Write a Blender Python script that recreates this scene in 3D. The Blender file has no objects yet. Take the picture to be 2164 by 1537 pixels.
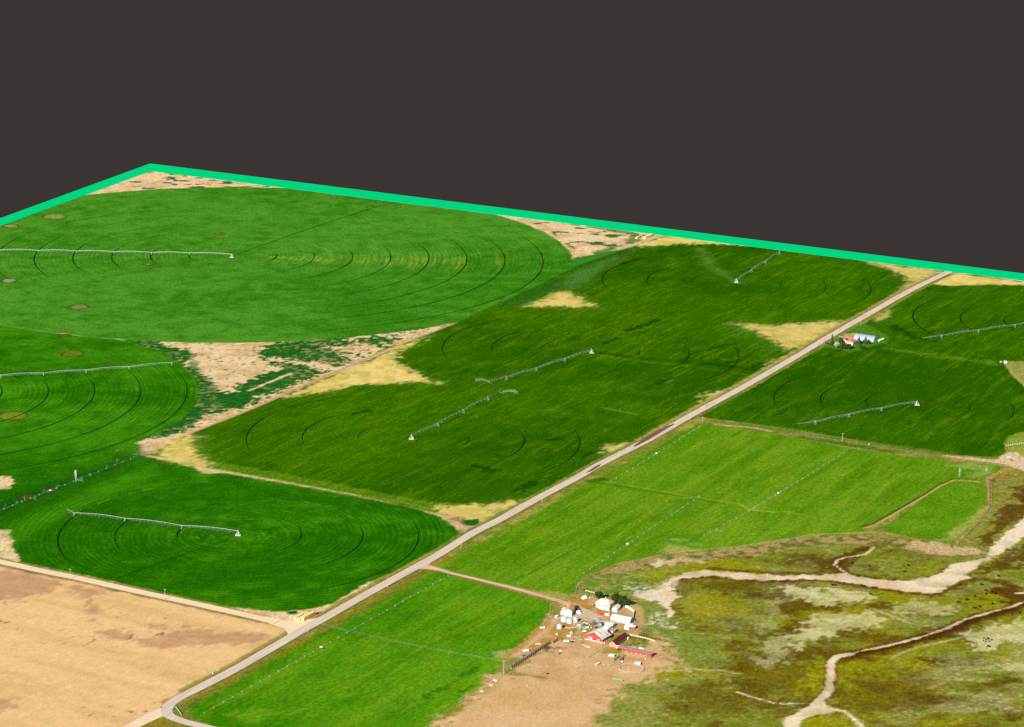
import bpy, bmesh, math, random
import numpy as np
from mathutils import Matrix, Vector
R = math.radians
S = bpy.context.scene
C = S.collection
random.seed(7)

# ------------------------------------------------------------------ camera
CAM_H, TILT, ROLL, FPX = 785.37, 15.24, 1.0782, 5787.2
cam = bpy.data.objects.new('camera', bpy.data.cameras.new('camera'))
C.objects.link(cam)
cam.data.sensor_width = 36.0
cam.data.lens = FPX / 2164 * 36.0
cam.data.clip_start = 5.0
cam.data.clip_end = 60000.0
cam.matrix_world = (Matrix.Translation((0, 0, CAM_H)) @ Matrix.Rotation(R(90 - TILT), 4, 'X') @ Matrix.Rotation(R(ROLL), 4, 'Z'))
S.camera = cam
# ------------------------------------------------------------------ sky and sun
SUN_EL, SHADOW_AZ = 26.5, 63.5
world = bpy.data.worlds.new('World'); S.world = world; world.use_nodes = True
wn = world.node_tree.nodes; wl = world.node_tree.links
bg = wn.get('Background') or wn.new('ShaderNodeBackground')
sky = wn.new('ShaderNodeTexSky'); sky.sky_type = 'NISHITA'; sky.sun_disc = False
sky.sun_elevation = R(SUN_EL)
sky.sun_rotation = R(90 - (SHADOW_AZ + 180))
sky.altitude = 1500
wl.new(sky.outputs[0], bg.inputs[0]); bg.inputs[1].default_value = 0.05
sl = bpy.data.lights.new('sun', 'SUN'); sl.energy = 5.0; sl.angle = R(0.5); sl.color = (1.0, 0.95, 0.86)
sun = bpy.data.objects.new('sun', sl); C.objects.link(sun)
sd = Vector((math.cos(R(SHADOW_AZ)) * math.cos(R(SUN_EL)), math.sin(R(SHADOW_AZ)) * math.cos(R(SUN_EL)), -math.sin(R(SUN_EL))))
sun.rotation_euler = sd.to_track_quat('-Z', 'Y').to_euler()
S.view_settings.view_transform = 'Standard'; S.view_settings.look = 'None'
S.view_settings.exposure = 1.22; S.view_settings.gamma = 1.0
GAIN = 1.75      # brightness of sunlit level ground per unit of base colour

# ------------------------------------------------------------------ survey: photo pixel -> metres on the ground
_c, _s = math.cos(R(ROLL)), math.sin(R(ROLL)); _ct, _st = math.cos(R(TILT)), math.sin(R(TILT))
def G(x, y):
    dx, dy = x - 1082, y - 768.5
    dx, dy = _c * dx + _s * dy, -_s * dx + _c * dy
    dn = _st * FPX + _ct * dy; fw = _ct * FPX - _st * dy
    return (CAM_H / dn * dx, CAM_H / dn * fw)
def GL(pts): return [G(*p) for p in pts]
def Z1(x, y): return (1120 + x * .13863, 1230 + y * .13863)       # farmyard close-up
U = R(-28.3); V = R(61.7)

def lin(v):
    v = v / 255.0
    return v / 12.92 if v <= .04045 else ((v + .055) / 1.055) ** 2.4
def A(r, g, b, k=1.0):
    return tuple(min(.85, lin(c) / GAIN * k) for c in (r, g, b))

# ------------------------------------------------------------------ ground painter
STEP = 2.0
ys = np.arange(1730, 3990, STEP); 
xs = np.arange(-930, 870, STEP)
GX, GY = np.meshgrid(xs, ys)
X = GX.ravel().astype(np.float64); Y = GY.ravel().astype(np.float64)
N = len(X)
def hsh(ix, iy, seed):
    h = (ix.astype(np.int64) * 374761393 + iy.astype(np.int64) * 668265263 + seed * 974634777) & 0xffffffff
    h = ((h ^ (h >> 13)) * 1274126177) & 0xffffffff
    return ((h ^ (h >> 16)) & 0xffff) / 65535.0
def vn(x, y, sx, sy, ang=0.0, seed=0):
    c, s = math.cos(ang), math.sin(ang)
    u = (x * c + y * s) / sx + 1000; v = (-x * s + y * c) / sy + 1000
    iu = np.floor(u); iv = np.floor(v); fu = u - iu; fv = v - iv
    fu = fu * fu * (3 - 2 * fu); fv = fv * fv * (3 - 2 * fv)
    a = hsh(iu, iv, seed); b = hsh(iu + 1, iv, seed); c2 = hsh(iu, iv + 1, seed); d = hsh(iu + 1, iv + 1, seed)
    return (a * (1 - fu) + b * fu) * (1 - fv) + (c2 * (1 - fu) + d * fu) * fv
def fbm(sx, sy, ang=0.0, seed=0, octv=4, x=None, y=None):
    x = X if x is None else x; y = Y if y is None else y
    t = 0; w = 1; tw = 0
    for o in range(octv):
        t = t + w * vn(x, y, sx / 2 ** o, sy / 2 ** o, ang, seed + 17 * o); tw += w; w *= .55
    t = t / tw
    return np.clip((t - .5) * 1.5 + .5, 0, 1)
def sst(e0, e1, x):
    t = np.clip((x - e0) / (e1 - e0), 0, 1); return t * t * (3 - 2 * t)
col = np.zeros((N, 3)); nam = np.ones(N)
def L3(c): return np.array([lin(v) for v in c])
def paint(m, c):
    global col
    c = L3(c) if isinstance(c, tuple) else c
    col = col * (1 - m[:, None]) + c * m[:, None]
def mixc(a, b, t): return L3(a) * (1 - t[:, None]) + L3(b) * t[:, None]
def sdist(px, closed=True, pad=60, pix=True):
    """signed distance in metres to a polygon (or a line) given in survey pixels"""
    P = np.array(GL(px) if pix else px)
    out = np.full(N, 1e3)
    k = np.where((X > P[:, 0].min() - pad) & (X < P[:, 0].max() + pad) & (Y > P[:, 1].min() - pad) & (Y < P[:, 1].max() + pad))[0]
    x, y = X[k], Y[k]; d = np.full(len(k), 1e9); ins = np.zeros(len(k), bool)
    n = len(P)
    for i in range(n if closed else n - 1):
        a = P[i]; b = P[(i + 1) % n]; e = b - a; L = e @ e + 1e-9
        t = np.clip(((x - a[0]) * e[0] + (y - a[1]) * e[1]) / L, 0, 1)
        d = np.minimum(d, (x - a[0] - t * e[0]) ** 2 + (y - a[1] - t * e[1]) ** 2)
        if closed:
            c = ((a[1] > y) != (b[1] > y)); 
            with np.errstate(divide='ignore', invalid='ignore'):
                xi = (b[0] - a[0]) * (y - a[1]) / (b[1] - a[1] + 1e-12) + a[0]
            ins ^= c & (x < xi)
    d = np.sqrt(d); d[ins] *= -1; out[k] = d
    return out
nz = {}
def rag(scale, seed=3, ang=0.0, stretch=1.0):
    k = (scale, seed, ang, stretch)
    if k not in nz: nz[k] = fbm(scale * stretch, scale, ang, seed, 4) - .5
    return nz[k]
def quiet(m, v):
    global nam
    nam = nam * (1 - m) + v * m
def poly(px, c, feather=3.0, amp=0.0, scale=20, seed=3, pix=True, ang=0.0, stretch=1.0, k=1.0, jit=1.2, na=None):
    d = sdist(px, True, 60 + amp * 2 + feather, pix)
    if amp: d = d + 2 * amp * rag(scale, seed, ang, stretch) + jit * (min(amp, 6) + 1) * rag(4.2, seed + 50, V, 1.5)
    m = sst(feather / 2, -feather / 2, d) * k
    if na is not None: quiet(m, na)
    paint(m, c); return m
def stroke(px, w, c, feather=1.5, amp=0.0, scale=8, seed=5, k=1.0, pix=True, na=None):
    d = sdist(px, False, 40, pix) - w / 2
    if amp: d = d + 2 * amp * rag(scale, seed)
    m = sst(feather / 2, -feather / 2, d) * k
    if na is not None: quiet(m, na)
    paint(m, c); return m
def circ(cx, cy, r, c, feather=3, amp=0, scale=10, seed=8, k=1.0, el=1.0):
    d = np.hypot(X - cx, (Y - cy) / el) - r
    if amp: d = d + 2 * amp * rag(scale, seed)
    m = sst(feather / 2, -feather / 2, d) * k; paint(m, c); return m

CA = (-355.1, 3375.9); RA = 430.0
CB = (-629.0, 2716.0)
CD = (-237.7, 2291.1)
CE = (-96.2, 2594.8); CF = (86.9, 2945.0); CG = (274.0, 3279.8)
CH = (424.0, 2752.2); CI = G(2219, 683)

# base: rough verge grass
col[:] = mixc((118, 135, 42), (170, 150, 80), sst(.35, .75, rag(14, 1) + .5))
fine = rag(5, 21) + .5; mid = rag(18, 22) + .5; big = rag(70, 23) + .5; huge = rag(260, 24) + .5
streak = fbm(30, 3.0, V, 31, 3); streak2 = fbm(90, 8, V, 32, 3)

# ---- land north-west of the diagonal boundary: tan stubble with weeds
diag = [(300, 957), (335, 948), (388, 922), (457, 898), (527, 866), (583, 836), (639, 816), (730, 780), (805, 744), (861, 722), (916, 701), (955, 685), (1033, 648), (1127, 606), (1231, 555), (1283, 536), (1339, 522), (1394, 500), (1470, 466)]
tanc = mixc((236, 204, 156), (216, 180, 130), sst(.4, .8, mid)); tanc = tanc * (0.93 + .14 * fine)[:, None]
NW = diag + [(1470, 300), (317, 250), (-400, 420), (-400, 1190), (0, 1180), (180, 1218), (340, 1252), (600, 1300), (665, 1300), (905, 1165), (985, 1108), (930, 1080), (850, 1067), (750, 1043), (611, 1018), (455, 990)]
poly(NW, tanc, 2)
weed = mixc((18, 84, 26), (48, 118, 30), fine)
wd = sst(.56, .68, rag(4.2, 141) + .5 + .25 * (mid - .5)); weed = weed * (1 - .6 * wd[:, None]) + L3((186, 164, 112)) * .6 * wd[:, None] * sst(.35, .6, big)[:, None] + weed * .6 * wd[:, None] * (1 - sst(.35, .6, big)[:, None])
poly([(300, 700), (420, 718), (640, 718), (960, 685), (800, 748), (640, 812), (520, 865), (400, 915), (340, 925), (230, 930), (120, 800)], weed, 4, 5, 14)
# tan clearings inside the weeds
for pg, am in (([(318, 713), (420, 716), (540, 716), (645, 716), (585, 722), (560, 733), (548, 752), (565, 765), (600, 782), (560, 790), (520, 805), (480, 830), (455, 825), (440, 800), (400, 775), (385, 762), (420, 752), (370, 735)], 3),
               ([(735, 712), (790, 704), (920, 690), (950, 686), (870, 715), (800, 742), (740, 770), (718, 772), (760, 750), (800, 735), (850, 715), (790, 712), (740, 718)], 6),
               ([(700, 735), (780, 725), (800, 735), (760, 748), (715, 745)], 8),
               ([(640, 765), (690, 764), (720, 778), (690, 782), (660, 778)], 4),
               ([(548, 752), (600, 758), (700, 774), (725, 782), (640, 772), (560, 760)], 3),
               ([(440, 873), (500, 865), (520, 870), (470, 892), (405, 917), (395, 905)], 5),
               ([(545, 838), (600, 825), (640, 805), (660, 806), (600, 830), (540, 852)], 5),
               ([(278, 952), (320, 930), (345, 925), (400, 918), (345, 945), (322, 958)], 4)):
    m_ = poly(pg, tanc, 2, am, 9, 41, jit=5, na=.5)
    if am >= 3: paint(m_ * sst(.66, .76, rag(4.2, 145) + .5 + (.06 if am > 4 else -.07)) * .8, (60, 112, 44))
stroke([(527, 826), (600, 795), (615, 790)], 4, tanc, 3, 2, 6)
stroke([(935, 692), (805, 748), (639, 818), (527, 866), (470, 890), (388, 922), (330, 948)], 14, tanc, 3, 11, 4.5, 42, na=.5)
stroke([(1120, 607), (955, 685), (916, 702), (805, 745), (639, 817), (527, 866), (388, 922), (319, 956)], 4.5, (206, 158, 118), 2.5, .8, 6)
# corner beyond circle A: sparse green tufts
t = sst(.66, .74, rag(12, 43, 0, 1.8) + .5 + .12 * (big - .5))
dtop = sdist([(180, 400), (317, 350), (640, 392), (560, 398), (300, 400)], True)
paint(t * sst(3, -3, dtop), (70, 100, 50))
dtr = sdist([(1070, 455), (1400, 498), (1330, 520), (1240, 542), (1200, 520), (1150, 480)], True)
paint(sst(3, -3, dtr), tanc); paint(t * sst(3, -3, dtr), (60, 110, 45))
stroke([(1260, 480), (1340, 494), (1345, 510), (1260, 535)], 14, (70, 115, 45), 10, 9, 12, 44, .8)
poly([(1214, 545), (1340, 521), (1200, 582), (1120, 610), (1030, 648), (960, 683), (1100, 620)], (60, 128, 40), 8, 2, 10)
# ---- crop circle A
g = mixc((52, 122, 16), (80, 146, 38), sst(.25, .8, mid * .45 + huge * .55)); g = g * (.9 + .2 * fine)[:, None]
rA = np.hypot(X - CA[0], Y - CA[1]); thA = np.arctan2(Y - CA[1], X - CA[0])
mA = sst(1.6, -1.6, rA - RA + 4 * rag(10, 45)); paint(mA, g)
# sparse yellowish rows east of pivot A
ringn = vn(rA, thA * 60, 2.6, 10, 0, 51)
yA = sst(.52, .85, ringn) * sst(.26, .0, np.abs(thA + .10 - .02 * rA / 100)) * sst(20, 50, rA) * sst(430, 180, rA) * (.5 + mid)
paint(np.clip(yA, 0, 1) * mA * .75, (150, 168, 50))
paint(sst(5, 0, np.abs(rA - 118 - 8 * mid)) * sst(1.2, .7, np.abs(thA - .65)) * mA * .4, (110, 165, 60))
mdist = sdist([(500, 538), (610, 498), (740, 455), (800, 436), (850, 425)], False); paint(sst(2.6, .3, mdist) * .7, (20, 70, 10))
# ---- crop circle B and the field of pivot D (one green sweep on the left)
rB = np.hypot(X - CB[0], Y - CB[1]); rD = np.hypot(X - CD[0], Y - CD[1])
gB = mixc((36, 104, 3), (66, 136, 13), sst(.25, .8, mid * .4 + huge * .6)); gB = gB * (.9 + .2 * fine)[:, None]
mB = sst(2, -2, rB - 305 + 3 * rag(10, 46))
mB = mB * sst(-3, 3, rA - RA)
paint(mB, gB)
pD = [(-300, 990), (0, 1062), (120, 1010), (290, 962), (345, 972), (450, 996), (611, 1022), (750, 1047), (860, 1068), (930, 1092), (965, 1118), (975, 1135), (955, 1150), (900, 1172), (840, 1205), (760, 1240), (700, 1278), (640, 1290), (590, 1294), (520, 1291), (430, 1273), (330, 1250), (180, 1217), (110, 1203), (45, 1188), (22, 1150), (20, 1120), (-300, 1120)]
poly([(-400, 930), (100, 900), (300, 940), (290, 1000), (0, 1100), (-400, 1090)], gB, 8)
poly(pD, gB, 3, 1.5, 8, 47)
poly([(380, 700), (400, 770), (425, 810), (425, 850), (390, 890), (340, 925), (400, 900), (440, 860), (470, 830), (420, 780)], weed, 8, 4, 12, k=.7)
# bright band between B and D, dark strip along the hand line
m = sst(26, 4, np.abs(sdist([(-60, 1190), (60, 1110), (170, 1060), (300, 1005)], False, 60))); paint(m * .4, (78, 155, 18))
m = stroke([(-60, 1098), (60, 1048), (170, 1008), (300, 962)], 22, (16, 84, 14), 22, k=.55)
for pg in ([(-100, 1012), (18, 1010), (38, 1020), (10, 1033), (-100, 1050)], [(-100, 1010), (15, 1008), (20, 1018), (-100, 1030)], [(-100, 1132), (12, 1135), (26, 1142), (16, 1156), (30, 1164), (-100, 1160)], [(18, 1170), (32, 1172), (26, 1180), (12, 1178)]):
    poly(pg, tanc, 4, 3, 7, 48)
# stony spots left unploughed
for px, py, rx, c1 in ((115, 458, 15, (140, 160, 75)), (22, 478, 10, (150, 155, 85)), (19, 593, 8, (175, 165, 130)), (312, 559, 5, (140, 125, 80)), (306, 517, 4, (120, 110, 60)), (464, 494, 6, (110, 110, 55)), (167, 649, 10.5, (130, 140, 70)), (137, 710, 6, (90, 105, 30)), (154, 748, 11.5, (110, 125, 30)), (28, 879, 14, (125, 140, 35)), (248, 951, 2.5, (150, 140, 110)), (108, 1037, 3.5, (130, 90, 50)), (57, 1051, 6, (90, 85, 30))):
    q = G(px, py); circ(q[0], q[1], rx + 1.5, (60, 70, 20), 3, 1, 6, 49); circ(q[0], q[1], rx - .5, c1, 3, 1.5, 5, 50, .9)
# bare corners near the gravel road
poly([(480, 1283), (590, 1294), (640, 1290), (700, 1279), (745, 1272), (690, 1300), (668, 1312), (600, 1312), (520, 1295)], tanc, 3, 2, 8)
poly([(745, 1250), (800, 1230), (822, 1222), (790, 1240), (752, 1254)], tanc, 2, 1.5, 6)
poly([(896, 1176), (925, 1162), (930, 1170), (905, 1182)], (190, 150, 110), 3, 2, 6)
poly([(606, 1293), (625, 1291), (628, 1297), (612, 1300)], weed, 2, 1.5, 6)
dm = sdist([(250, 1222), (300, 1203), (400, 1168), (490, 1138)], False); paint(sst(3.4, .4, dm) * .55, (14, 66, 4))
for k_, (a0_, a1_) in enumerate(((.5, 1.9), (.2, 1.3), (2.2, 2.9))):
    tD = np.arctan2(Y - CD[1], X - CD[0]); paint(sst(1.6, .2, np.abs(rD - (76, 109, 158)[k_])) * ((tD > a0_) & (tD < a1_)) * sst(.5, .7, vn(tD * 60, rD * 0, 3, 1, 0, 9)) * .6, (120, 150, 30))
paint(sst(.5, .9, vn(rD, np.arctan2(Y - CD[1], X - CD[0]) * 50, 3.0, 12, 0, 52)) * sst(95, 20, rD) * .35, (90, 160, 20))
# pale headland line of field D
paint(stroke([(345, 973), (455, 996), (611, 1023), (750, 1048), (860, 1070), (925, 1086)], 3, (150, 150, 70), 3, 1.2, 6, k=.8) * 0, (0, 0, 0))

# ---- wheat strip with three pivots
gE = mixc((40, 90, 0), (70, 118, 3), sst(.2, .85, streak * .28 + mid * .22 + huge * .5))
gE = gE * (.94 + .12 * streak)[:, None]
yst = sst(.60, .85, streak2 * .6 + streak * .4); gE = gE * (1 - .24 * yst[:, None]) + L3((110, 138, 12)) * .24 * yst[:, None]
dk = sst(.70, .9, fbm(26, 5, V, 77, 3) * .7 + big * .3); gE = gE * (1 - .22 * dk)[:, None]
stripP = [(322, 958), (388, 923), (527, 868), (639, 819), (730, 782), (861, 724), (955, 687), (1033, 650), (1127, 608), (1231, 557), (1394, 502), (1470, 470), (1700, 500), (1975, 548), (1960, 590), (1760, 700), (1440, 882), (1050, 1092), (985, 1112), (915, 1082), (750, 1045), (450, 991)]
poly(stripP, gE, 2)
lw = L3((70, 128, 18))
poly([(340, 965), (450, 975), (611, 1003), (750, 1030), (920, 1063), (1000, 1066), (985, 1078), (915, 1082), (750, 1043), (450, 990)], mixc((72, 118, 12), (100, 140, 20), streak), 6, 2, 8)
yel = mixc((236, 206, 122), (206, 188, 96), sst(.3, .75, rag(12, 60) + .5)); yel = yel * (.9 + .2 * fine)[:, None]
pale = (100, 140, 60)
for pg, f, k in (
    ([(322, 958), (345, 945), (400, 920), (412, 924), (408, 945), (420, 965), (450, 985), (430, 990), (370, 975)], 12, 1),
    ([(638, 822), (700, 797), (861, 726), (895, 712), (880, 722), (840, 740), (832, 758), (855, 780), (905, 804), (925, 810), (860, 808), (740, 815), (600, 842)], 10, 1),
    ([(1150, 630), (1180, 614), (1210, 622), (1240, 640), (1262, 648), (1200, 648), (1112, 648)], 12, .9),
    ([(1370, 512), (1400, 500), (1520, 500), (1640, 520), (1520, 516), (1430, 517), (1340, 522)], 7, 1),
    ([(1820, 548), (1880, 558), (1975, 570), (1975, 580), (1925, 612), (1900, 625), (1925, 598), (1900, 575), (1850, 560)], 14, .85),
    ([(1545, 684), (1620, 688), (1700, 684), (1792, 680), (1745, 708), (1690, 738), (1660, 740), (1640, 720), (1600, 700)], 16, .85),
    ([(1620, 772), (1660, 752), (1680, 742), (1650, 765), (1615, 788)], 8, .8),
    ([(1470, 836), (1510, 830), (1540, 820), (1525, 835), (1490, 850), (1500, 838)], 7, .75),
    ([(1280, 960), (1290, 942), (1330, 938), (1310, 952), (1270, 978)], 8, .8),
    ([(915, 1076), (940, 1070), (1010, 1068), (1060, 1064), (1118, 1056), (1080, 1085), (1030, 1110), (985, 1112), (950, 1095)], 9, 1)):
    poly(pg, pale, f * 3.2, 9, 12, 61, ang=V, stretch=2.2, k=.6 * k, jit=3, na=.6)
    poly(pg, yel, f * 1.3, 6, 12, 62, ang=V, stretch=2.5, k=k, jit=2.5, na=.3)
poly([(412, 936), (440, 950), (448, 968), (420, 962)], (80, 120, 20), 8, 5, 8, k=.6)
poly([(1020, 1080), (1060, 1072), (1075, 1080), (1030, 1100)], (110, 140, 40), 8, 6, 8, 64, k=.6)
tp = mixc((212, 170, 130), (150, 140, 80), sst(.5, .7, rag(8, 63) + .5))
poly([(918, 1082), (960, 1088), (1000, 1100), (1040, 1103), (1010, 1122), (985, 1135), (972, 1122), (950, 1100)], tp, 3, 2, 7)
poly([(975, 1098), (1010, 1098), (1018, 1110), (990, 1112)], (40, 95, 25), 3, 2, 7)
poly([(410, 985), (450, 992), (465, 999), (430, 1000)], tanc, 3, 2, 6)
stroke([(345, 972), (455, 993), (611, 1019), (750, 1044), (874, 1067), (915, 1078)], 2.2, (140, 142, 56), 2.6, .8, 6, k=.65)
stroke([(370, 975), (455, 991), (550, 1008), (640, 1026)], 3, (185, 170, 95), 3, 1.5, 6, k=.6)
stroke([(310, 960), (345, 966)], 3, (150, 90, 55), 2)
poly([(1033, 652), (1127, 610), (1200, 584), (1262, 556), (1240, 600), (1190, 612), (1120, 642)], (42, 100, 26), 14, 4, 10, k=.6)
poly([(1180, 600), (1262, 556), (1345, 528), (1300, 552), (1232, 600), (1215, 615)], (96, 146, 66), 26, 8, 12, ang=V, stretch=2, k=.45)
# pale irrigated sweep lines and trampled patches
stroke([(1556, 596), (1500, 560), (1480, 525)], 10, (105, 150, 50), 22, 6, 12, k=.5)
stroke([(1265, 745), (1350, 757), (1440, 764), (1520, 772), (1600, 782)], 5, (25, 66, 2), 6, 4, 9, k=.75)
stroke([(1270, 752), (1350, 764), (1440, 772), (1600, 795)], 2.5, (120, 150, 20), 4, 2, 9, k=.45)
dk2 = (22, 62, 6)
for pts, w in (([(1330, 698), (1395, 676)], 9), ([(1275, 728), (1305, 714)], 5), ([(1305, 562), (1355, 546)], 5), ([(1372, 535), (1400, 530)], 7), ([(1440, 662), (1455, 657)], 4), ([(1390, 812), (1420, 800)], 4), ([(1490, 742), (1530, 728), (1555, 727)], 4), ([(1508, 770), (1545, 765)], 8), ([(1590, 778), (1610, 768)], 5), ([(1090, 1040), (1130, 1020)], 10), ([(1005, 985), (1030, 990)], 10), ([(1020, 998), (1050, 995)], 7), ([(1160, 932), (1185, 926)], 4), ([(1230, 965), (1260, 955)], 3), ([(745, 875), (780, 868)], 7), ([(1560, 890), (1590, 870)], 6), ([(1640, 892), (1700, 900)], 3)):
    stroke(pts, w, dk2, 3, 4, 6, 66, .8)
for pts, w in (([(1335, 703), (1350, 696)], 3), ([(1415, 546), (1425, 548)], 3), ([(1410, 810), (1420, 802)], 4), ([(1528, 760), (1540, 760)], 5), ([(1485, 760), (1500, 756)], 3), ([(1094, 1040), (1108, 1036)], 4), ([(1600, 790), (1575, 802)], 5), ([(1275, 862), (1345, 876)], 6), ([(1040, 970), (1048, 970)], 3), ([(1155, 1007), (1165, 1003)], 3)):
    stroke(pts, w, (104, 148, 50), 5, 2, 6, 67, .45)

# ---- fields right of the road
HI = [(2010, 574), (2164, 596), (2900, 690), (2900, 1060), (2135, 962), (2100, 966), (2020, 962), (1900, 945), (1780, 925), (1640, 902), (1500, 884), (1470, 880), (1600, 806), (1730, 740), (1830, 682), (1925, 625)]
poly(HI, gE, 2)
for pg, f, k in (([(1990, 585), (2020, 579), (2164, 596), (2300, 610), (2164, 602), (2080, 602), (2000, 603), (1965, 602)], 7, 1), ([(1850, 672), (1880, 655), (1876, 668), (1850, 682)], 10, .6)):
    poly(pg, pale, f * 2.5, 5, 14, 61, k=.5 * k, na=.6); poly(pg, yel, f, 4, 14, 62, k=k, na=.3)
poly([(1800, 690), (1830, 684), (1880, 712), (1870, 726), (1830, 735), (1800, 745), (1760, 737), (1740, 732), (1745, 722)], (78, 128, 28), 6, 2, 8)
poly([(1870, 735), (1960, 745), (2050, 760), (2115, 762), (2100, 772), (2000, 756), (1900, 745)], (100, 140, 36), 14, 5, 12, k=.6)
for pts, w in (([(1890, 690), (1930, 712), (1975, 722)], 10), ([(1575, 870), (1600, 862)], 6)):
    stroke(pts, w, dk2, 6, 7, 7, 66, .7)
pb = mixc((134, 150, 50), (170, 160, 90), mid)
poly([(2122, 762), (2135, 790), (2164, 815), (2300, 860), (2300, 740), (2150, 765)], pb, 4, 1, 8)
poly([(2300, 900), (2150, 915), (2128, 925), (2122, 945), (2128, 962), (2170, 975), (2300, 1000)], mixc((120, 150, 40), (160, 160, 70), mid), 4, 1, 8)
stroke([(2121, 764), (2140, 790), (2170, 820)], 2, (180, 170, 110), 2)
poly([(1500, 889), (1700, 908), (1780, 925), (2020, 958), (1900, 960), (1780, 942), (1600, 915)], (96, 130, 34), 6, 2, 8, k=.6)
# light hay field L and small field
gL = mixc((80, 132, 6), (116, 156, 30), sst(.2, .85, streak2 * .32 + mid * .2 + huge * .48)); gL = gL * (.91 + .18 * streak)[:, None]
yl = sst(.62, .8, fbm(50, 6, V, 91, 3)); gL = gL * (1 - .35 * yl[:, None]) + L3((130, 160, 20)) * .35 * yl[:, None]
LP = [(925, 1192), (1010, 1150), (1140, 1080), (1235, 1025), (1250, 1015), (1380, 950), (1470, 898), (1500, 897), (1640, 918), (1780, 945), (1900, 962), (2000, 975), (2085, 978), (2125, 985), (2095, 1002), (2065, 1016), (2025, 1015), (2005, 1022), (1960, 1045), (1900, 1080), (1860, 1105), (1830, 1113), (1825, 1124), (1720, 1130), (1640, 1143), (1560, 1155), (1500, 1165), (1420, 1168), (1300, 1192), (1240, 1215), (1222, 1232), (1218, 1255), (1190, 1262), (1130, 1250), (1000, 1218), (930, 1200)]
poly(LP, gL, 3, 1, 8)
poly([(1985, 1015), (2040, 1016), (2075, 1022), (2090, 1040), (2092, 1072), (2070, 1100), (2030, 1135), (2000, 1143), (1930, 1138), (1880, 1125), (1862, 1115), (1920, 1078)], mixc((80, 134, 8), (110, 152, 26), mid), 3, 1, 8)
poly([(2084, 1070), (2090, 1078), (2050, 1115), (2015, 1140), (1990, 1140), (2040, 1100)], (176, 176, 84), 10, 4, 9, k=.75)
stroke([(1825, 1116), (1845, 1112), (1880, 1092), (1960, 1045), (1985, 1028), (2015, 1015), (2060, 1017), (2072, 1020)], 2.2, (205, 165, 105), 1.5)
stroke([(1822, 1113), (1842, 1108), (1878, 1088), (1957, 1043), (1983, 1025), (2013, 1013)], 1.8, (45, 60, 15), 1.2)
stroke([(2088, 1010), (2120, 995), (2150, 988), (2180, 1000)], 5, (190, 140, 75), 2, 1, 6)
stroke([(2088, 1010), (2091, 1070), (2060, 1108), (2020, 1150)], 2, (190, 150, 95), 2, 1, 6)
stroke([(2093, 1012), (2095, 1070), (2063, 1110), (2024, 1152)], 1.6, (90, 80, 35), 1.2)
poly([(2050, 978), (2100, 985), (2095, 1000), (2060, 1012), (2040, 1008), (2070, 995), (2000, 985)], (150, 168, 84), 8, 3, 8, k=.7)
stroke([(1250, 1017), (1300, 1020), (1360, 1032), (1460, 1050), (1560, 1065), (1640, 1078), (1760, 1100), (1800, 1108)], 2.5, (125, 165, 24), 4, 1.5, 8, k=.8)
stroke([(1262, 1020), (1360, 1036), (1480, 1056), (1570, 1072)], 2, (48, 95, 12), 2.5, 2, 8, k=.6)
stroke([(1565, 1068), (1590, 1078), (1635, 1082)], 4, (150, 182, 40), 2, .5, 6, k=.8)
stroke([(1700, 925), (1780, 938), (1880, 955)], 9, (58, 110, 14), 5, 6, 6, 66, .7)
stroke([(1250, 1018), (1275, 1012)], 8, (40, 100, 16), 4, 4, 6, 66, .8)
stroke([(1120, 1212), (1235, 1150), (1330, 1098)], 1.6, (54, 110, 12), 1.5, k=.6)
stroke([(1100, 1222), (1215, 1160)], 1.6, (54, 110, 12), 1.5, k=.6)
for q, w in (((1440, 1141), 6), ((1470, 1150), 5), ((1512, 1121), 4), ((1420, 1140), 3), ((1454, 1053), 3)):
    stroke([(q[0] - 12, q[1]), (q[0] + 10, q[1])], w, (150, 182, 96), 3, 2, 5, k=.45)
poly([(1100, 1243), (1170, 1252), (1215, 1258), (1180, 1272), (1120, 1256)], (170, 165, 80), 6, 3, 8, k=.7)
poly([(1415, 1152), (1450, 1156), (1490, 1165), (1400, 1168)], (176, 176, 96), 10, 3, 8, k=.7)
# dark red weeds and pale verge near the lane start, verge of the main road
for pts, w, c in (([(990, 1128), (1140, 1060), (1270, 990), (1366, 938), (1450, 895), (1600, 812), (1720, 745)], 3, (120, 84, 34)),):
    pass
mainc = [(2012, 571.5), (2008, 573), (2004, 575), (1921.7, 615), (1819, 673.3), (1758, 708), (1708, 738.5), (1591.7, 806.4), (1499, 856.7), (1443.6, 887), (1366, 931.5), (1269, 980.5), (1221.8, 1007.8), (1138.6, 1052), (1055.5, 1098.5), (1000, 1126), (926.8, 1172), (871.4, 1202.5), (760.5, 1263.5), (677.3, 1311), (630, 1337), (566.4, 1374.4), (483, 1421.6), (400, 1464)]
bend = [(400, 1464), (380, 1474), (362, 1486), (354, 1496), (352.5, 1505), (360, 1514), (387.8, 1525), (420, 1533), (462, 1543), (560, 1562), (800, 1615)]
gravel = [(-300, 1122), (-100, 1166), (3, 1187.8), (100, 1209), (166, 1222), (249.5, 1241), (349, 1262.5), (443.6, 1283), (554.6, 1308), (600, 1320), (640, 1335)]
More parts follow.
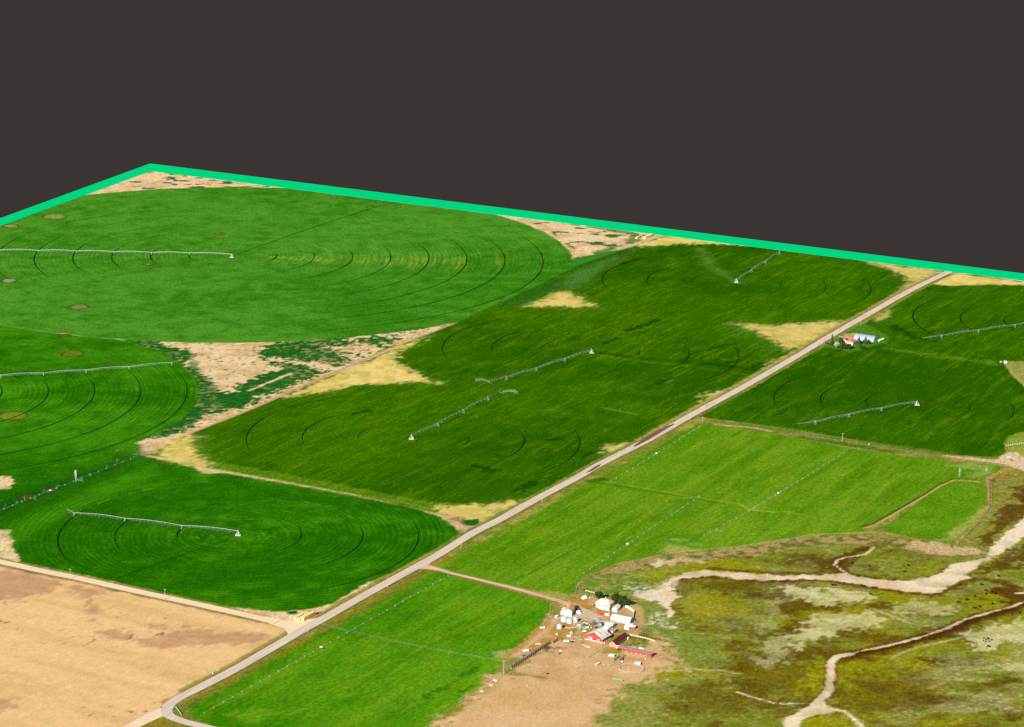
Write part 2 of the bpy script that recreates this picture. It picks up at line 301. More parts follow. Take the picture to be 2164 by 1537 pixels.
# near field K
gK = mixc((58, 124, 4), (94, 150, 18), sst(.2, .85, streak2 * .3 + mid * .22 + huge * .48)); gK = gK * (.91 + .18 * streak)[:, None]
gK = gK * (1 - .3 * yl[:, None]) + L3((128, 160, 18)) * .3 * yl[:, None]
poly([(375, 1500), (395, 1482), (480, 1440), (600, 1372), (650, 1345), (760, 1285), (860, 1225), (895, 1203), (930, 1207), (975, 1222), (1060, 1242), (1130, 1262), (1162, 1272), (1166, 1290), (1155, 1310), (1120, 1345), (1085, 1375), (1065, 1388), (1055, 1405), (1030, 1440), (1010, 1460), (960, 1495), (900, 1537), (860, 1600), (500, 1600), (430, 1535), (390, 1520)], mixc((84, 118, 30), (140, 130, 50), mid), 3, 1, 8)
poly([(405, 1500), (440, 1475), (540, 1418), (660, 1350), (780, 1288), (870, 1235), (905, 1213), (940, 1212), (1000, 1232), (1060, 1245), (1130, 1264), (1160, 1275), (1164, 1290), (1152, 1310), (1118, 1345), (1083, 1372), (1063, 1388), (1053, 1405), (1028, 1438), (1008, 1458), (958, 1492), (895, 1537), (780, 1720), (620, 1720), (440, 1530), (405, 1515)], gK, 3, 1, 8)
poly([(1000, 1390), (1065, 1386), (1050, 1410), (1010, 1455), (940, 1500), (900, 1530), (880, 1530), (960, 1470), (1000, 1425), (960, 1440), (1020, 1405)], (104, 160, 14), 10, 4, 10, k=.8)
stroke([(895, 1475), (960, 1443), (1010, 1410)], 5, (44, 105, 12), 3, 4, 5, 66, .7)
stroke([(965, 1470), (995, 1450)], 4, (44, 105, 12), 3, 4, 5, 66, .7)
stroke([(410, 1492), (418, 1480)], 6, (40, 110, 8), 4, 4, 5, 66, .7)
poly([(470, 1508), (540, 1500), (585, 1500), (550, 1525), (520, 1530)], (108, 160, 24), 10, 5, 12, k=.7)
poly([(1060, 1388), (1100, 1365), (1155, 1310), (1165, 1300), (1120, 1360), (1080, 1390)], (160, 160, 84), 8, 2, 8, k=.7)
poly([(1045, 1378), (1085, 1372), (1070, 1388), (1040, 1388)], (190, 176, 110), 8, 3, 8, k=.7)

# ---- stubble field bottom left
tb = mixc((238, 196, 138), (226, 184, 124), sst(.2, .9, fbm(140, 12, U, 95, 4))); tb = tb * (.93 + .14 * fine)[:, None]
BL = [(-300, 1140), (0, 1195), (166, 1230), (349, 1271), (554, 1317), (600, 1327), (611, 1338), (602, 1352), (560, 1372), (480, 1417), (395, 1458), (348, 1490), (300, 1515), (245, 1545), (100, 1720), (-500, 1720), (-500, 1100)]
poly(BL, tb, 2)
bl = mixc((178, 130, 96), (200, 152, 114), fine)
for pg in ([(-100, 1200), (60, 1210), (130, 1230), (120, 1245), (80, 1257), (20, 1262), (-100, 1262)], [(130, 1235), (180, 1240), (230, 1250), (225, 1256), (195, 1262), (205, 1290), (195, 1320), (205, 1335), (245, 1330), (290, 1345), (320, 1350), (350, 1338), (400, 1330), (430, 1330), (460, 1338), (500, 1335), (560, 1340), (575, 1345), (540, 1362), (500, 1362), (460, 1360), (400, 1368), (330, 1368), (250, 1350), (205, 1342), (188, 1320), (190, 1290), (186, 1268), (150, 1250)], [(320, 1322), (352, 1318), (350, 1328), (330, 1330)], [(380, 1322), (405, 1322), (395, 1328)], [(-50, 1470), (30, 1475), (35, 1495), (10, 1505), (-50, 1505)], [(-50, 1262), (45, 1262), (50, 1270), (-50, 1275)]):
    poly(pg, bl, 9, 3.5, 8, 96, k=.72, jit=3)
stroke([(600, 1352), (520, 1398), (430, 1445), (365, 1482)], 12, (176, 124, 76), 4, 4, 9, 97, .75)
spk = sst(.80, .86, rag(3.2, 98, V, 2.2) + .5) * sst(.55, .75, big)
dBL = sdist(BL, True); paint(spk * sst(0, -4, dBL) * .7, (110, 74, 40))
# rough corner at the very bottom
poly([(250, 1560), (290, 1530), (330, 1518), (360, 1525), (400, 1540), (430, 1560), (420, 1600), (240, 1600)], mixc((120, 128, 30), (160, 120, 50), fine), 2, 1, 5)

# ---- pasture
PA = [(1216, 1256), (1222, 1236), (1245, 1220), (1300, 1197), (1380, 1180), (1420, 1172), (1560, 1158), (1640, 1146), (1720, 1134), (1830, 1128), (1900, 1132), (2000, 1150), (2025, 1150), (2098, 1075), (2095, 1012), (2155, 990), (2900, 1080), (2900, 1760), (820, 1760), (900, 1545), (1010, 1462), (1070, 1428), (1165, 1355), (1250, 1310), (1240, 1275)]
n1 = fbm(60, 60, 0, 101, 5); n2 = fbm(26, 20, 0, 102, 5); n3 = fbm(90, 90, 0, 103, 4); n4 = fbm(7, 5, 0, 104, 3)
p = mixc((116, 126, 26), (142, 144, 50), n4)
p = p * (1 - sst(.5, .72, n1)[:, None] * .8) + L3((158, 152, 14)) * sst(.5, .72, n1)[:, None] * .8 * .9
brn = sst(.46, .70, n2 * .5 + n3 * .3 + n4 * .2)[:, None]; p = p * (1 - brn * .85) + mixc((84, 74, 10), (108, 72, 18), n4) * brn * .85
east = sst(250, 380, X) * sst(2140, 1960, Y) 
pale2 = (sst(.50, .72, fbm(46, 30, 0, 105, 5)) * (.2 + .42 * east))[:, None]
p = p * (1 - pale2) + mixc((164, 164, 96), (206, 194, 140), sst(.5, .8, n4)) * pale2
tuf = sst(.62, .8, rag(5, 131) + .5) * (.3 + .7 * sst(.4, .6, rag(30, 132) + .5)); p = p * (1 - .30 * tuf)[:, None]
tus = sst(.68, .84, rag(4.4, 133) + .5) * sst(.45, .7, rag(40, 134) + .5); p = p * (1 - .3 * tus[:, None]) + L3((206, 200, 150)) * .3 * tus[:, None]
poly(PA, p, 2, 1, 8)
# greener apron around the farm and pan
poly([(1216, 1256), (1245, 1222), (1300, 1205), (1400, 1185), (1430, 1190), (1400, 1235), (1350, 1262), (1300, 1262)], mixc((110, 140, 44), (170, 160, 90), sst(.55, .8, fine)), 8, 4, 10, k=.85)
poly([(1345, 1270), (1400, 1280), (1420, 1310), (1500, 1360), (1560, 1400), (1500, 1420), (1420, 1410), (1390, 1360), (1350, 1320)], mixc((112, 140, 44), (150, 155, 70), fine), 14, 6, 12, k=.75)
poly([(1240, 1560), (1290, 1470), (1370, 1440), (1500, 1425), (1540, 1425), (1400, 1470), (1350, 1560)], mixc((170, 160, 84), (120, 140, 50), mid), 12, 6, 12, k=.7)
# slope below fields: dry scrub
poly([(1240, 1222), (1300, 1197), (1380, 1180), (1440, 1170), (1600, 1150), (1720, 1134), (1860, 1132), (1950, 1140), (2010, 1152), (2060, 1160), (2000, 1172), (1900, 1160), (1780, 1148), (1680, 1160), (1560, 1180), (1450, 1190), (1380, 1200), (1300, 1215)], mixc((176, 150, 96), (104, 112, 40), sst(.42, .62, rag(7, 106) + .5)), 8, 3, 10, k=.9)
poly([(1930, 1140), (2000, 1152), (2060, 1158), (2080, 1168), (2040, 1175), (1980, 1172), (1920, 1158)], (212, 178, 132), 6, 4, 9, k=.8)
poly([(2100, 1012), (2150, 992), (2200, 1000), (2200, 1060), (2150, 1075), (2110, 1100), (2060, 1140), (2030, 1150), (2100, 1075)], mixc((166, 150, 80), (120, 130, 44), fine), 8, 4, 10, k=.8)
for pg in ([(2100, 1080), (2130, 1068), (2180, 1050), (2180, 1100), (2130, 1118), (2100, 1135), (2090, 1150), (2070, 1152), (2095, 1110)], [(2140, 1030), (2180, 1020), (2180, 1070), (2150, 1060)],
           [(2050, 1215), (2085, 1195), (2150, 1160), (2200, 1150), (2200, 1185), (2110, 1205), (2075, 1215)],
           [(1720, 1175), (1760, 1180), (1790, 1170), (1830, 1160), (1770, 1210), (1720, 1200)]):
    poly(pg, mixc((108, 76, 14), (76, 54, 6), fine), 10, 9, 12, 107, k=.85, jit=3)
yg = mixc((150, 148, 10), (168, 160, 20), mid)
for pg in ([(1430, 1265), (1500, 1258), (1570, 1270), (1560, 1300), (1480, 1310), (1430, 1300)], [(1990, 1192), (1960, 1185), (1990, 1215), (1940, 1225)], [(1680, 1540), (1690, 1515), (1730, 1505), (1780, 1512), (1800, 1530), (1810, 1600), (1660, 1600)], [(1700, 1425), (1745, 1400), (1750, 1440), (1710, 1460)], [(1350, 1215), (1400, 1205), (1420, 1218), (1390, 1230)]):
    poly(pg, yg, 18, 10, 12, 108, k=.62, jit=4)
for pg in ([(1425, 1228), (1470, 1222), (1560, 1232), (1640, 1262), (1560, 1255), (1480, 1250), (1430, 1256)], [(1425, 1280), (1445, 1290), (1440, 1320), (1422, 1310)], [(1560, 1400), (1640, 1390), (1720, 1410), (1740, 1440), (1700, 1470), (1600, 1470), (1560, 1440)], [(1420, 1450), (1500, 1440), (1620, 1480), (1660, 1500), (1560, 1510), (1440, 1500)], [(1780, 1430), (1900, 1420), (1990, 1450), (1960, 1500), (1830, 1510), (1780, 1480)], [(1640, 1340), (1600, 1330), (1580, 1360), (1640, 1370)]):
    poly(pg, mixc((88, 72, 10), (116, 96, 24), n4), 22, 14, 14, 109, k=.66, jit=5)
pl = mixc((220, 208, 156), (186, 184, 112), sst(.3, .75, rag(8, 110) + .5))
for pg, k in (([(1648, 1240), (1720, 1243), (1790, 1247), (1845, 1255), (1838, 1262), (1797, 1276), (1725, 1277), (1665, 1258)], .95), ([(1735, 1300), (1795, 1293), (1840, 1295), (1885, 1313), (1850, 1330), (1790, 1330), (1720, 1350), (1685, 1372), (1678, 1350), (1705, 1315)], .95), ([(2045, 1335), (2110, 1320), (2170, 1308), (2200, 1350), (2110, 1370), (2070, 1374)], .95), ([(1880, 1280), (1940, 1270), (2020, 1285), (1990, 1300), (1900, 1300)], .6), ([(1600, 1350), (1680, 1340), (1660, 1400), (1610, 1410)], .5), ([(2110, 1405), (2200, 1400), (2200, 1415), (2120, 1418)], .7), ([(1620, 1290), (1650, 1270), (1640, 1330), (1610, 1340)], .35)):
    poly(pg, pl, 8, 7, 12, 111, k=k * .9, jit=3, na=.5)
stroke([(1840, 1286), (1880, 1300), (1925, 1318)], 2.5, (210, 196, 140), 3, 1, 5, k=.8)
stroke([(1884, 1392), (1920, 1373), (2000, 1355), (2080, 1338), (2160, 1328)], 2.5, (200, 190, 130), 3, 1, 5, k=.7)
stroke([(1410, 1420), (1460, 1414), (1530, 1418), (1560, 1424)], 2.5, (206, 186, 130), 3, 1, 5, k=.8)
# creek beds
bank = mixc((78, 48, 6), (112, 76, 20), fine)
tuft = np.zeros(N)
creekA = [(2210, 1070), (2163, 1094), (2118.6, 1135.6), (2091, 1157.8), (2079.8, 1180), (2041, 1188), (2010.5, 1189.7), (2007.7, 1199.4), (1985.5, 1213), (1935.6, 1227), (1869, 1225.8), (1813.6, 1218.8), (1788.6, 1211.9), (1758, 1215), (1690, 1216), (1619.5, 1215.5), (1555, 1209.4), (1485.7, 1205.3), (1458, 1209.4), (1427.5, 1219), (1399.7, 1233), (1394, 1244), (1345, 1256), (1347, 1262), (1371, 1269), (1394, 1270.4), (1405, 1283), (1416.4, 1294), (1413.6, 1306), (1424.7, 1293), (1410.8, 1274.6), (1422, 1267.7), (1436, 1262), (1422, 1247), (1413, 1239), (1430, 1227.5), (1455, 1220.5), (1499.6, 1216.4), (1541, 1222), (1596.6, 1227.5), (1652, 1226), (1707.5, 1223.3), (1763, 1227.5), (1804.6, 1233), (1841.3, 1239.6), (1910.6, 1249.3), (1952.2, 1253.5), (1985.5, 1250.7), (2013.2, 1235.5), (2052, 1220), (2036, 1216), (2063, 1199.4), (2104.7, 1174.4), (2135, 1155), (2163, 1138), (2210, 1110)]
stroke([(1420, 1250), (1412, 1238), (1430, 1228), (1455, 1221), (1500, 1218), (1541, 1224), (1596, 1229), (1652, 1228), (1707, 1225), (1763, 1229), (1804, 1235), (1841, 1242), (1910, 1252), (1952, 1257), (1988, 1254), (2016, 1240), (2052, 1224), (2110, 1228), (2150, 1243), (2150, 1262), (2130, 1285), (2060, 1305), (1990, 1333), (1900, 1360), (1800, 1380)], 8, bank, 6, 5, 6, 112, .9)
stroke([(2120, 1250), (2160, 1262), (2190, 1280)], 22, bank, 6, 4, 7, 112, .95)
stroke([(2163, 1278), (2130, 1292), (2080, 1306), (2010, 1335), (1950, 1352), (1880, 1370), (1800, 1388)], 14, bank, 8, 7, 7, 113, .85)
stroke([(1830, 1158), (1785, 1178), (1765, 1190), (1790, 1212), (1870, 1228), (1935, 1230), (1985, 1216), (2008, 1200)], 9, bank, 5, 3, 7, 114, .9)
stroke([(1500, 1202), (1560, 1206), (1640, 1212), (1750, 1213)], 7, bank, 5, 3, 7, 114, .8)
cb = mixc((242, 222, 186), (218, 190, 150), sst(.3, .8, mid * .5 + big * .5))
cb = cb * (1 - .35 * sst(.55, .8, rag(16, 135) + .5))[:, None] + L3((150, 150, 104)) * .35 * sst(.55, .8, rag(16, 135) + .5)[:, None]
poly(creekA, cb, 2.6, 2.4, 7, 115, na=.4, jit=1.8)
stroke([(1788.6, 1211.9), (1763.7, 1193.9), (1769, 1184), (1785.8, 1178.6), (1830, 1171.7), (1846.8, 1156.4)], 2.2, cb, 1.5, .5, 5)
stroke([(2170, 1253), (2150, 1254)], 4, cb, 1.5)
stroke([(2163, 1276), (2130, 1290), (2080, 1303), (2010, 1332), (1950, 1350), (1880, 1368), (1800, 1386)], 9, (70, 44, 6), 5, 4, 6, 143, .8)
stroke([(2170, 1270), (2135, 1283.6), (2091.4, 1294), (2038, 1310), (1999, 1328.7), (1941, 1348), (1883.5, 1363.3), (1825.7, 1375), (1785, 1383)], 2.8, cb, 1.6, 1.4, 5, na=.4)
stroke([(1425, 1230), (1360, 1262), (1350, 1262)], 10, cb, 10, 5, 7, k=.6)
stroke([(1795, 1382), (1768, 1388), (1757, 1400), (1755, 1413), (1755, 1436), (1752, 1459), (1740, 1473), (1722, 1488)], 9.5, bank, 4, 2, 7, 112, .9)
stroke([(1795, 1382), (1768, 1388), (1757, 1400), (1755, 1413), (1755, 1436), (1752, 1459), (1740, 1473), (1722, 1488)], 6.5, cb, 1.6, 1, 6, na=.3)
stroke([(1559, 1463), (1587, 1473), (1638, 1486.7), (1700, 1488)], 5, bank, 3, 2, 6, k=.7)
stroke([(1559, 1463), (1587, 1473), (1638, 1486.7), (1700, 1488)], 2.2, cb, 1.5, .8, 6)
poly([(1655, 1545), (1658, 1520), (1690, 1503), (1718, 1485), (1740, 1480), (1745, 1492), (1770, 1502), (1752, 1508), (1727, 1510), (1700, 1518), (1685, 1545)], cb, 2, 1, 6, na=.3)
stroke([(1740, 1494), (1780, 1503), (1800, 1515), (1818, 1532), (1822, 1560)], 4.5, cb, 1.6, 1, 6)
poly([(1377, 1192), (1392, 1188), (1388, 1182), (1402, 1184), (1405, 1190), (1396, 1198), (1384, 1202)], (226, 204, 160), 2, 1, 5)
poly([(1395, 1186), (1430, 1180), (1490, 1184), (1480, 1190), (1410, 1192)], (214, 186, 136), 6, 5, 7, k=.8)
for q, r_ in (((1400, 1300), 5), ((1375, 1312), 7), ((1330, 1240), 6), ((1360, 1250), 8), ((1420, 1322), 6)):
    g0 = G(*q); d = np.hypot(X - g0[0], Y - g0[1]) - r_ * 1.6; paint(sst(4, -6, d) * sst(.5, .66, rag(3, 117) + .5), (214, 208, 180))

# ---- farm yard, corrals
yd = mixc((206, 170, 118), (190, 160, 104), mid)
corral = mixc((226, 186, 136), (206, 164, 114), sst(.3, .75, big * .5 + mid * .5)); corral = corral * (.93 + .14 * fine)[:, None]
poly([(1075, 1420), (1165, 1357), (1230, 1325), (1262, 1350), (1310, 1372), (1395, 1345), (1410, 1370), (1425, 1395), (1440, 1412), (1370, 1435), (1300, 1470), (1270, 1505), (1235, 1560), (1100, 1600), (860, 1590), (930, 1530), (1010, 1467), (1040, 1440)], corral, 16, 9, 12, jit=4)
poly([(1040, 1430), (1120, 1432), (1200, 1450), (1240, 1470), (1260, 1520), (1100, 1600), (920, 1590), (1000, 1470)], mixc((210, 162, 96), (224, 190, 140), n1), 14, 8, 14, k=.7)
stroke([(1085, 1424), (1120, 1427), (1150, 1433)], 5, (120, 130, 40), 4, 2, 6, k=.7)
poly([(1166, 1288), (1180, 1275), (1260, 1260), (1345, 1270), (1362, 1300), (1350, 1345), (1290, 1345), (1240, 1325), (1215, 1332), (1165, 1355), (1090, 1408), (1062, 1420), (1060, 1405), (1085, 1380), (1140, 1330)], yd, 4, 2, 8)
gold = mixc((206, 150, 68), (176, 130, 50), fine)
for pg in ([Z1(580, 215), Z1(860, 250), Z1(990, 400), Z1(900, 440), Z1(700, 330), Z1(560, 290)], [Z1(400, 620), Z1(600, 640), Z1(720, 700), Z1(640, 790), Z1(430, 850), Z1(300, 800)], [Z1(0, 800), Z1(200, 660), Z1(310, 560), Z1(330, 600), Z1(180, 740), Z1(0, 880)], [Z1(0, 960), Z1(200, 850), Z1(400, 850), Z1(380, 920), Z1(300, 930), Z1(0, 1080)], [Z1(1150, 1005), Z1(1330, 1010), Z1(1310, 1060), Z1(1170, 1050)], [Z1(1000, 400), Z1(1300, 400), Z1(1250, 480), Z1(1040, 470)], [(1062, 1392), (1110, 1355), (1120, 1360), (1085, 1385)]):
    poly(pg, gold, 3, 1.5, 6, k=.85)
grn = mixc((104, 130, 34), (150, 150, 60), fine)
for pg in ([Z1(350, 330), Z1(450, 340), Z1(470, 500), Z1(330, 560), Z1(320, 440)], [Z1(1330, 700), Z1(1480, 740), Z1(1500, 790), Z1(1300, 770)], [Z1(1150, 900), Z1(1330, 800), Z1(1400, 820), Z1(1240, 930)], [Z1(1090, 1040), Z1(1350, 1050), Z1(1400, 1090), Z1(1100, 1090)], [Z1(1380, 940), Z1(1500, 880), Z1(1520, 900), Z1(1400, 980)], [(1062, 1420), (1065, 1400), (1085, 1388), (1110, 1393), (1100, 1405), (1075, 1425)]):
    poly(pg, grn, 3, 1.5, 6, k=.8)
gv = mixc((222, 198, 168), (206, 182, 148), mid)
poly([Z1(560, 320), Z1(760, 380), Z1(900, 440), Z1(1045, 480), Z1(1130, 520), Z1(1010, 590), Z1(900, 610), Z1(720, 560), Z1(560, 540), Z1(420, 570), Z1(370, 620), Z1(330, 590), Z1(440, 530), Z1(640, 520), Z1(760, 500), Z1(790, 430), Z1(640, 370)], gv, 3, 1, 6)
stroke([Z1(390, 600), Z1(330, 690), Z1(160, 800), (1110, 1370), (1085, 1388)], 3.2, (214, 180, 130), 2, .8, 5, k=.85)
stroke([Z1(1560, 330), Z1(1700, 500), Z1(1750, 680)], 1.8, (200, 182, 110), 2, .5, 5, k=.6)
stroke([Z1(1350, 1150), Z1(1700, 1180), Z1(1900, 1130)], 7, (190, 138, 84), 6, 3, 6, k=.6)
jk = sst(.62, .72, rag(2.6, 119) + .5)
dyd = sdist([Z1(620, 560), Z1(1130, 520), Z1(1230, 620), Z1(1150, 700), Z1(900, 760), Z1(640, 700)], True); paint(jk * sst(2, -2, dyd) * .75, (120, 106, 66))
j2 = sst(.62, .75, rag(2.4, 120) + .5); paint(j2 * sst(2, -2, dyd) * .5, (236, 226, 206))
dy2 = sdist([(1166, 1288), (1180, 1275), (1260, 1260), (1345, 1270), (1362, 1300), (1390, 1345), (1310, 1372), (1215, 1345), (1165, 1355)], True); paint(sst(.64, .76, rag(3.0, 121) + .5) * sst(2, -4, dy2) * .4, (120, 100, 50))
# dirt at the right-edge road
poly([(1985, 962), (2040, 966), (2105, 972), (2125, 958), (2145, 955), (2200, 985), (2200, 1010), (2150, 990), (2120, 982), (2060, 975), (1990, 966)], (222, 192, 152), 3, 1, 6)
stroke([(1460, 888), (1500, 893), (1564, 901), (1650, 915), (1758, 929), (1910, 952), (2035, 971), (2120, 982)], 3.5, (150, 130, 80), 2, .8, 6, k=.85)
stroke([(1530, 899), (1600, 905), (1630, 912)], 2.5, (216, 190, 150), 1.5, .5, 5, k=.9)
stroke([(1990, 966), (2060, 976), (2130, 986)], 2, (190, 150, 90), 1.5)
# second farmstead drive
stroke([(1768, 710), (1790, 714), (1808, 717)], 5, (222, 190, 150), 2)
stroke([(1735, 728), (1755, 715), (1762, 708)], 8, (216, 186, 158), 3, 1, 5)
poly([(1780, 706), (1810, 704), (1808, 716), (1785, 712)], (196, 160, 110), 4, 1, 5)
poly([(1775, 715), (1812, 718), (1815, 726), (1785, 722)], (216, 190, 140), 4, 1, 5)
stroke([(1300, 525), (1345, 515), (1395, 495), (1420, 485)], 5, (214, 180, 140), 2, .5, 5)

# verges beside the roads
def offset(line, d):
    P = np.array(GL(line)); T = np.gradient(P, axis=0); T /= np.hypot(*T.T)[:, None]
    return P + np.c_[-T[:, 1], T[:, 0]] * d
def vstroke(line, off, w, c, **k):
    stroke([tuple(p_) for p_ in offset(line, off)], w, c, pix=False, **k)
# main line runs from far to near: +off = south-east side
near = mainc[2:]
vstroke(near, 7.2, 5, mixc((150, 150, 60), (96, 130, 30), mid), feather=3, amp=1.5)
vstroke(near, -7.2, 5, mixc((140, 150, 56), (90, 130, 34), mid), feather=3, amp=1.5)
vstroke(near, 5.4, 1.6, (128, 84, 50), feather=1.4, k=.8)
vstroke(near, -5.4, 1.2, (120, 110, 60), feather=1.4, k=.6)
vstroke(near[14:], 12, 6, mixc((170, 146, 40), (100, 100, 34), mid), feather=4, amp=3, k=.8)
vstroke(near[14:], -8, 2.2, (200, 150, 70), feather=3, amp=1, k=.6)
vstroke(near[:9], -9, 5, (190, 168, 90), feather=4, amp=2, k=.6)
vstroke(near[:5], -7.5, 1.6, (170, 120, 70), feather=2, k=.8)
vstroke(gravel[:-2], 6.6, 2.6, mixc((110, 120, 40), (190, 160, 90), mid), feather=3, amp=2, k=.9)
vstroke(gravel[:-2], -7.2, 4, mixc((104, 110, 40), (180, 140, 90), mid), feather=3, amp=2, k=.9)
# mud on the farm lane verge
stroke([(930, 1205), (965, 1213), (985, 1219), (1010, 1226)], 3.5, (150, 62, 42), 2.5, 1, 5, k=.9)
stroke([(1010, 1228), (1100, 1252), (1170, 1273)], 2, (180, 110, 60), 2, .5, 5, k=.8)

# ------------------------------------------------------------------ split the ground into its fields
slab = np.array(GL([(-900, 798), (1, 469), (318, 353.5), (2164, 586), (3000, 691)]))
slab_poly = [tuple(p_) for p_ in slab] + [(1600, 400), (-1600, 400)]
def inpoly(P, x, y):
    ins = np.zeros(x.shape, bool); n = len(P)
    for i in range(n):
        a, b = P[i], P[(i + 1) % n]
        c = ((a[1] > y) != (b[1] > y)); xi = (b[0] - a[0]) * (y - a[1]) / (b[1] - a[1] + 1e-12) + a[0]
        ins ^= c & (x < xi)
    return ins
ny, nx = GX.shape
qx = (GX[:-1, :-1] + STEP / 2).ravel(); qy = (GY[:-1, :-1] + STEP / 2).ravel()
zone = np.zeros(len(qx), int)
keep = inpoly(slab_poly, qx, qy) & (np.abs(qx) < .205 * qy + 130)
def setz(z, P, pix=True): zone[inpoly(GL(P) if pix else P, qx, qy)] = z
setz(1, [(-900, 1040)] + [(x_, y_) for x_, y_ in NW if y_ > 1090 or x_ < 0] if False else pD)
zone[(np.hypot(qx - CB[0], qy - CB[1]) < 305) & (zone == 0)] = 2
zone[np.hypot(qx - CA[0], qy - CA[1]) < RA] = 3
setz(4, stripP); setz(5, HI); setz(6, LP)
setz(7, [(405, 1500), (440, 1475), (540, 1418), (660, 1350), (780, 1288), (870, 1235), (905, 1213), (940, 1212), (1000, 1232), (1060, 1245), (1130, 1264), (1160, 1275), (1164, 1290), (1152, 1310), (1118, 1345), (1083, 1372), (1063, 1388), (1053, 1405), (1028, 1438), (1008, 1458), (958, 1492), (895, 1537), (780, 1720), (620, 1720), (440, 1530), (405, 1515)])
setz(8, BL); setz(9, PA)
setz(10, [(1075, 1420), (1062, 1412), (1090, 1375), (1166, 1300), (1180, 1275), (1260, 1260), (1345, 1270), (1362, 1300), (1395, 1345), (1410, 1370), (1425, 1395), (1440, 1412), (1370, 1435), (1300, 1470), (1270, 1505), (1235, 1560), (1100, 1600), (860, 1590), (930, 1530), (1010, 1467), (1040, 1440)])

def nd(nt, t, **k):
    n = nt.nodes.new(t)
    for a, b in k.items(): setattr(n, a, b)
    return n
def field_mat(name, mode='line', centre=(0, 0), row=3.0, amp=.35, grain=.35, gscale=.45, stretch=14, tint=1.3, ring=.10):
    m = bpy.data.materials.new(name); m.use_nodes = True; nt = m.node_tree; l = nt.links
    b = nt.nodes['Principled BSDF']; b.inputs['Roughness'].default_value = .95
    b.inputs['Specular IOR Level'].default_value = 0
    at = nd(nt, 'ShaderNodeAttribute', attribute_name='col')
    geo = nd(nt, 'ShaderNodeNewGeometry')
    if mode == 'polar':
        sub = nd(nt, 'ShaderNodeVectorMath', operation='SUBTRACT'); sub.inputs[1].default_value = (centre[0], centre[1], 0)
        l.new(geo.outputs['Position'], sub.inputs[0])
        ln = nd(nt, 'ShaderNodeVectorMath', operation='LENGTH'); l.new(sub.outputs[0], ln.inputs[0])
        sp = nd(nt, 'ShaderNodeSeparateXYZ'); l.new(sub.outputs[0], sp.inputs[0])
        a2 = nd(nt, 'ShaderNodeMath', operation='ARCTAN2'); l.new(sp.outputs[1], a2.inputs[0]); l.new(sp.outputs[0], a2.inputs[1])
        ma = nd(nt, 'ShaderNodeMath', operation='MULTIPLY'); l.new(a2.outputs[0], ma.inputs[0]); ma.inputs[1].default_value = 4.0
        mr = nd(nt, 'ShaderNodeMath', operation='DIVIDE'); l.new(ln.outputs['Value'], mr.inputs[0]); mr.inputs[1].default_value = row
        cv = nd(nt, 'ShaderNodeCombineXYZ'); l.new(mr.outputs[0], cv.inputs[0]); l.new(ma.outputs[0], cv.inputs[1])
        vec = cv.outputs[0]
    else:
        mp = nd(nt, 'ShaderNodeMapping', vector_type='TEXTURE'); mp.inputs['Rotation'].default_value = (0, 0, V)
        mp.inputs['Scale'].default_value = (row * stretch, row, row)
        l.new(geo.outputs['Position'], mp.inputs[0]); vec = mp.outputs[0]
    n1_ = nd(nt, 'ShaderNodeTexNoise'); n1_.inputs['Scale'].default_value = 1.0; n1_.inputs['Detail'].default_value = 2; l.new(vec, n1_.inputs['Vector'])
    n2_ = nd(nt, 'ShaderNodeTexNoise'); n2_.inputs['Scale'].default_value = gscale; n2_.inputs['Detail'].default_value = 3; l.new(geo.outputs['Position'], n2_.inputs['Vector'])
    r1 = nd(nt, 'ShaderNodeMapRange'); l.new(n1_.outputs[0], r1.inputs[0]); r1.inputs[1].default_value = .3; r1.inputs[2].default_value = .7; r1.inputs[3].default_value = 1 - amp; r1.inputs[4].default_value = 1 + amp * .8
    r2 = nd(nt, 'ShaderNodeMapRange'); l.new(n2_.outputs[0], r2.inputs[0]); r2.inputs[1].default_value = .3; r2.inputs[2].default_value = .7; r2.inputs[3].default_value = 1 - grain; r2.inputs[4].default_value = 1 + grain
    mm = nd(nt, 'ShaderNodeMath', operation='MULTIPLY'); l.new(r1.outputs[0], mm.inputs[0]); l.new(r2.outputs[0], mm.inputs[1])
    mp3 = nd(nt, 'ShaderNodeMapping', vector_type='TEXTURE'); mp3.inputs['Rotation'].default_value = (0, 0, V + .25); mp3.inputs['Scale'].default_value = (4.5, 1.5, 1.5); l.new(geo.outputs['Position'], mp3.inputs[0])
    n3_ = nd(nt, 'ShaderNodeTexNoise'); n3_.inputs['Scale'].default_value = 1; n3_.inputs['Detail'].default_value = 1; l.new(mp3.outputs[0], n3_.inputs['Vector'])
    va = nd(nt, 'ShaderNodeVectorMath', operation='MULTIPLY_ADD'); l.new(n3_.outputs['Color'], va.inputs[0]); va.inputs[1].default_value = (tint * 1.5, tint, tint * 1.6); va.inputs[2].default_value = (1 - tint * .75, 1 - tint * .5, 1 - tint * .8)
    vc = nd(nt, 'ShaderNodeVectorMath', operation='MULTIPLY'); l.new(at.outputs['Color'], vc.inputs[0]); l.new(va.outputs[0], vc.inputs[1])
    if mode == 'polar':
        wr = nd(nt, 'ShaderNodeMath', operation='MULTIPLY_ADD'); l.new(ln.outputs['Value'], wr.inputs[0]); wr.inputs[1].default_value = 6.2832 / 5.2; l.new(n1_.outputs[0], wr.inputs[2])
        sn = nd(nt, 'ShaderNodeMath', operation='SINE'); l.new(wr.outputs[0], sn.inputs[0])
        sc = nd(nt, 'ShaderNodeMath', operation='MULTIPLY_ADD'); l.new(sn.outputs[0], sc.inputs[0]); sc.inputs[1].default_value = ring; sc.inputs[2].default_value = 1.0
        m2_ = nd(nt, 'ShaderNodeMath', operation='MULTIPLY'); l.new(mm.outputs[0], m2_.inputs[0]); l.new(sc.outputs[0], m2_.inputs[1]); mm = m2_
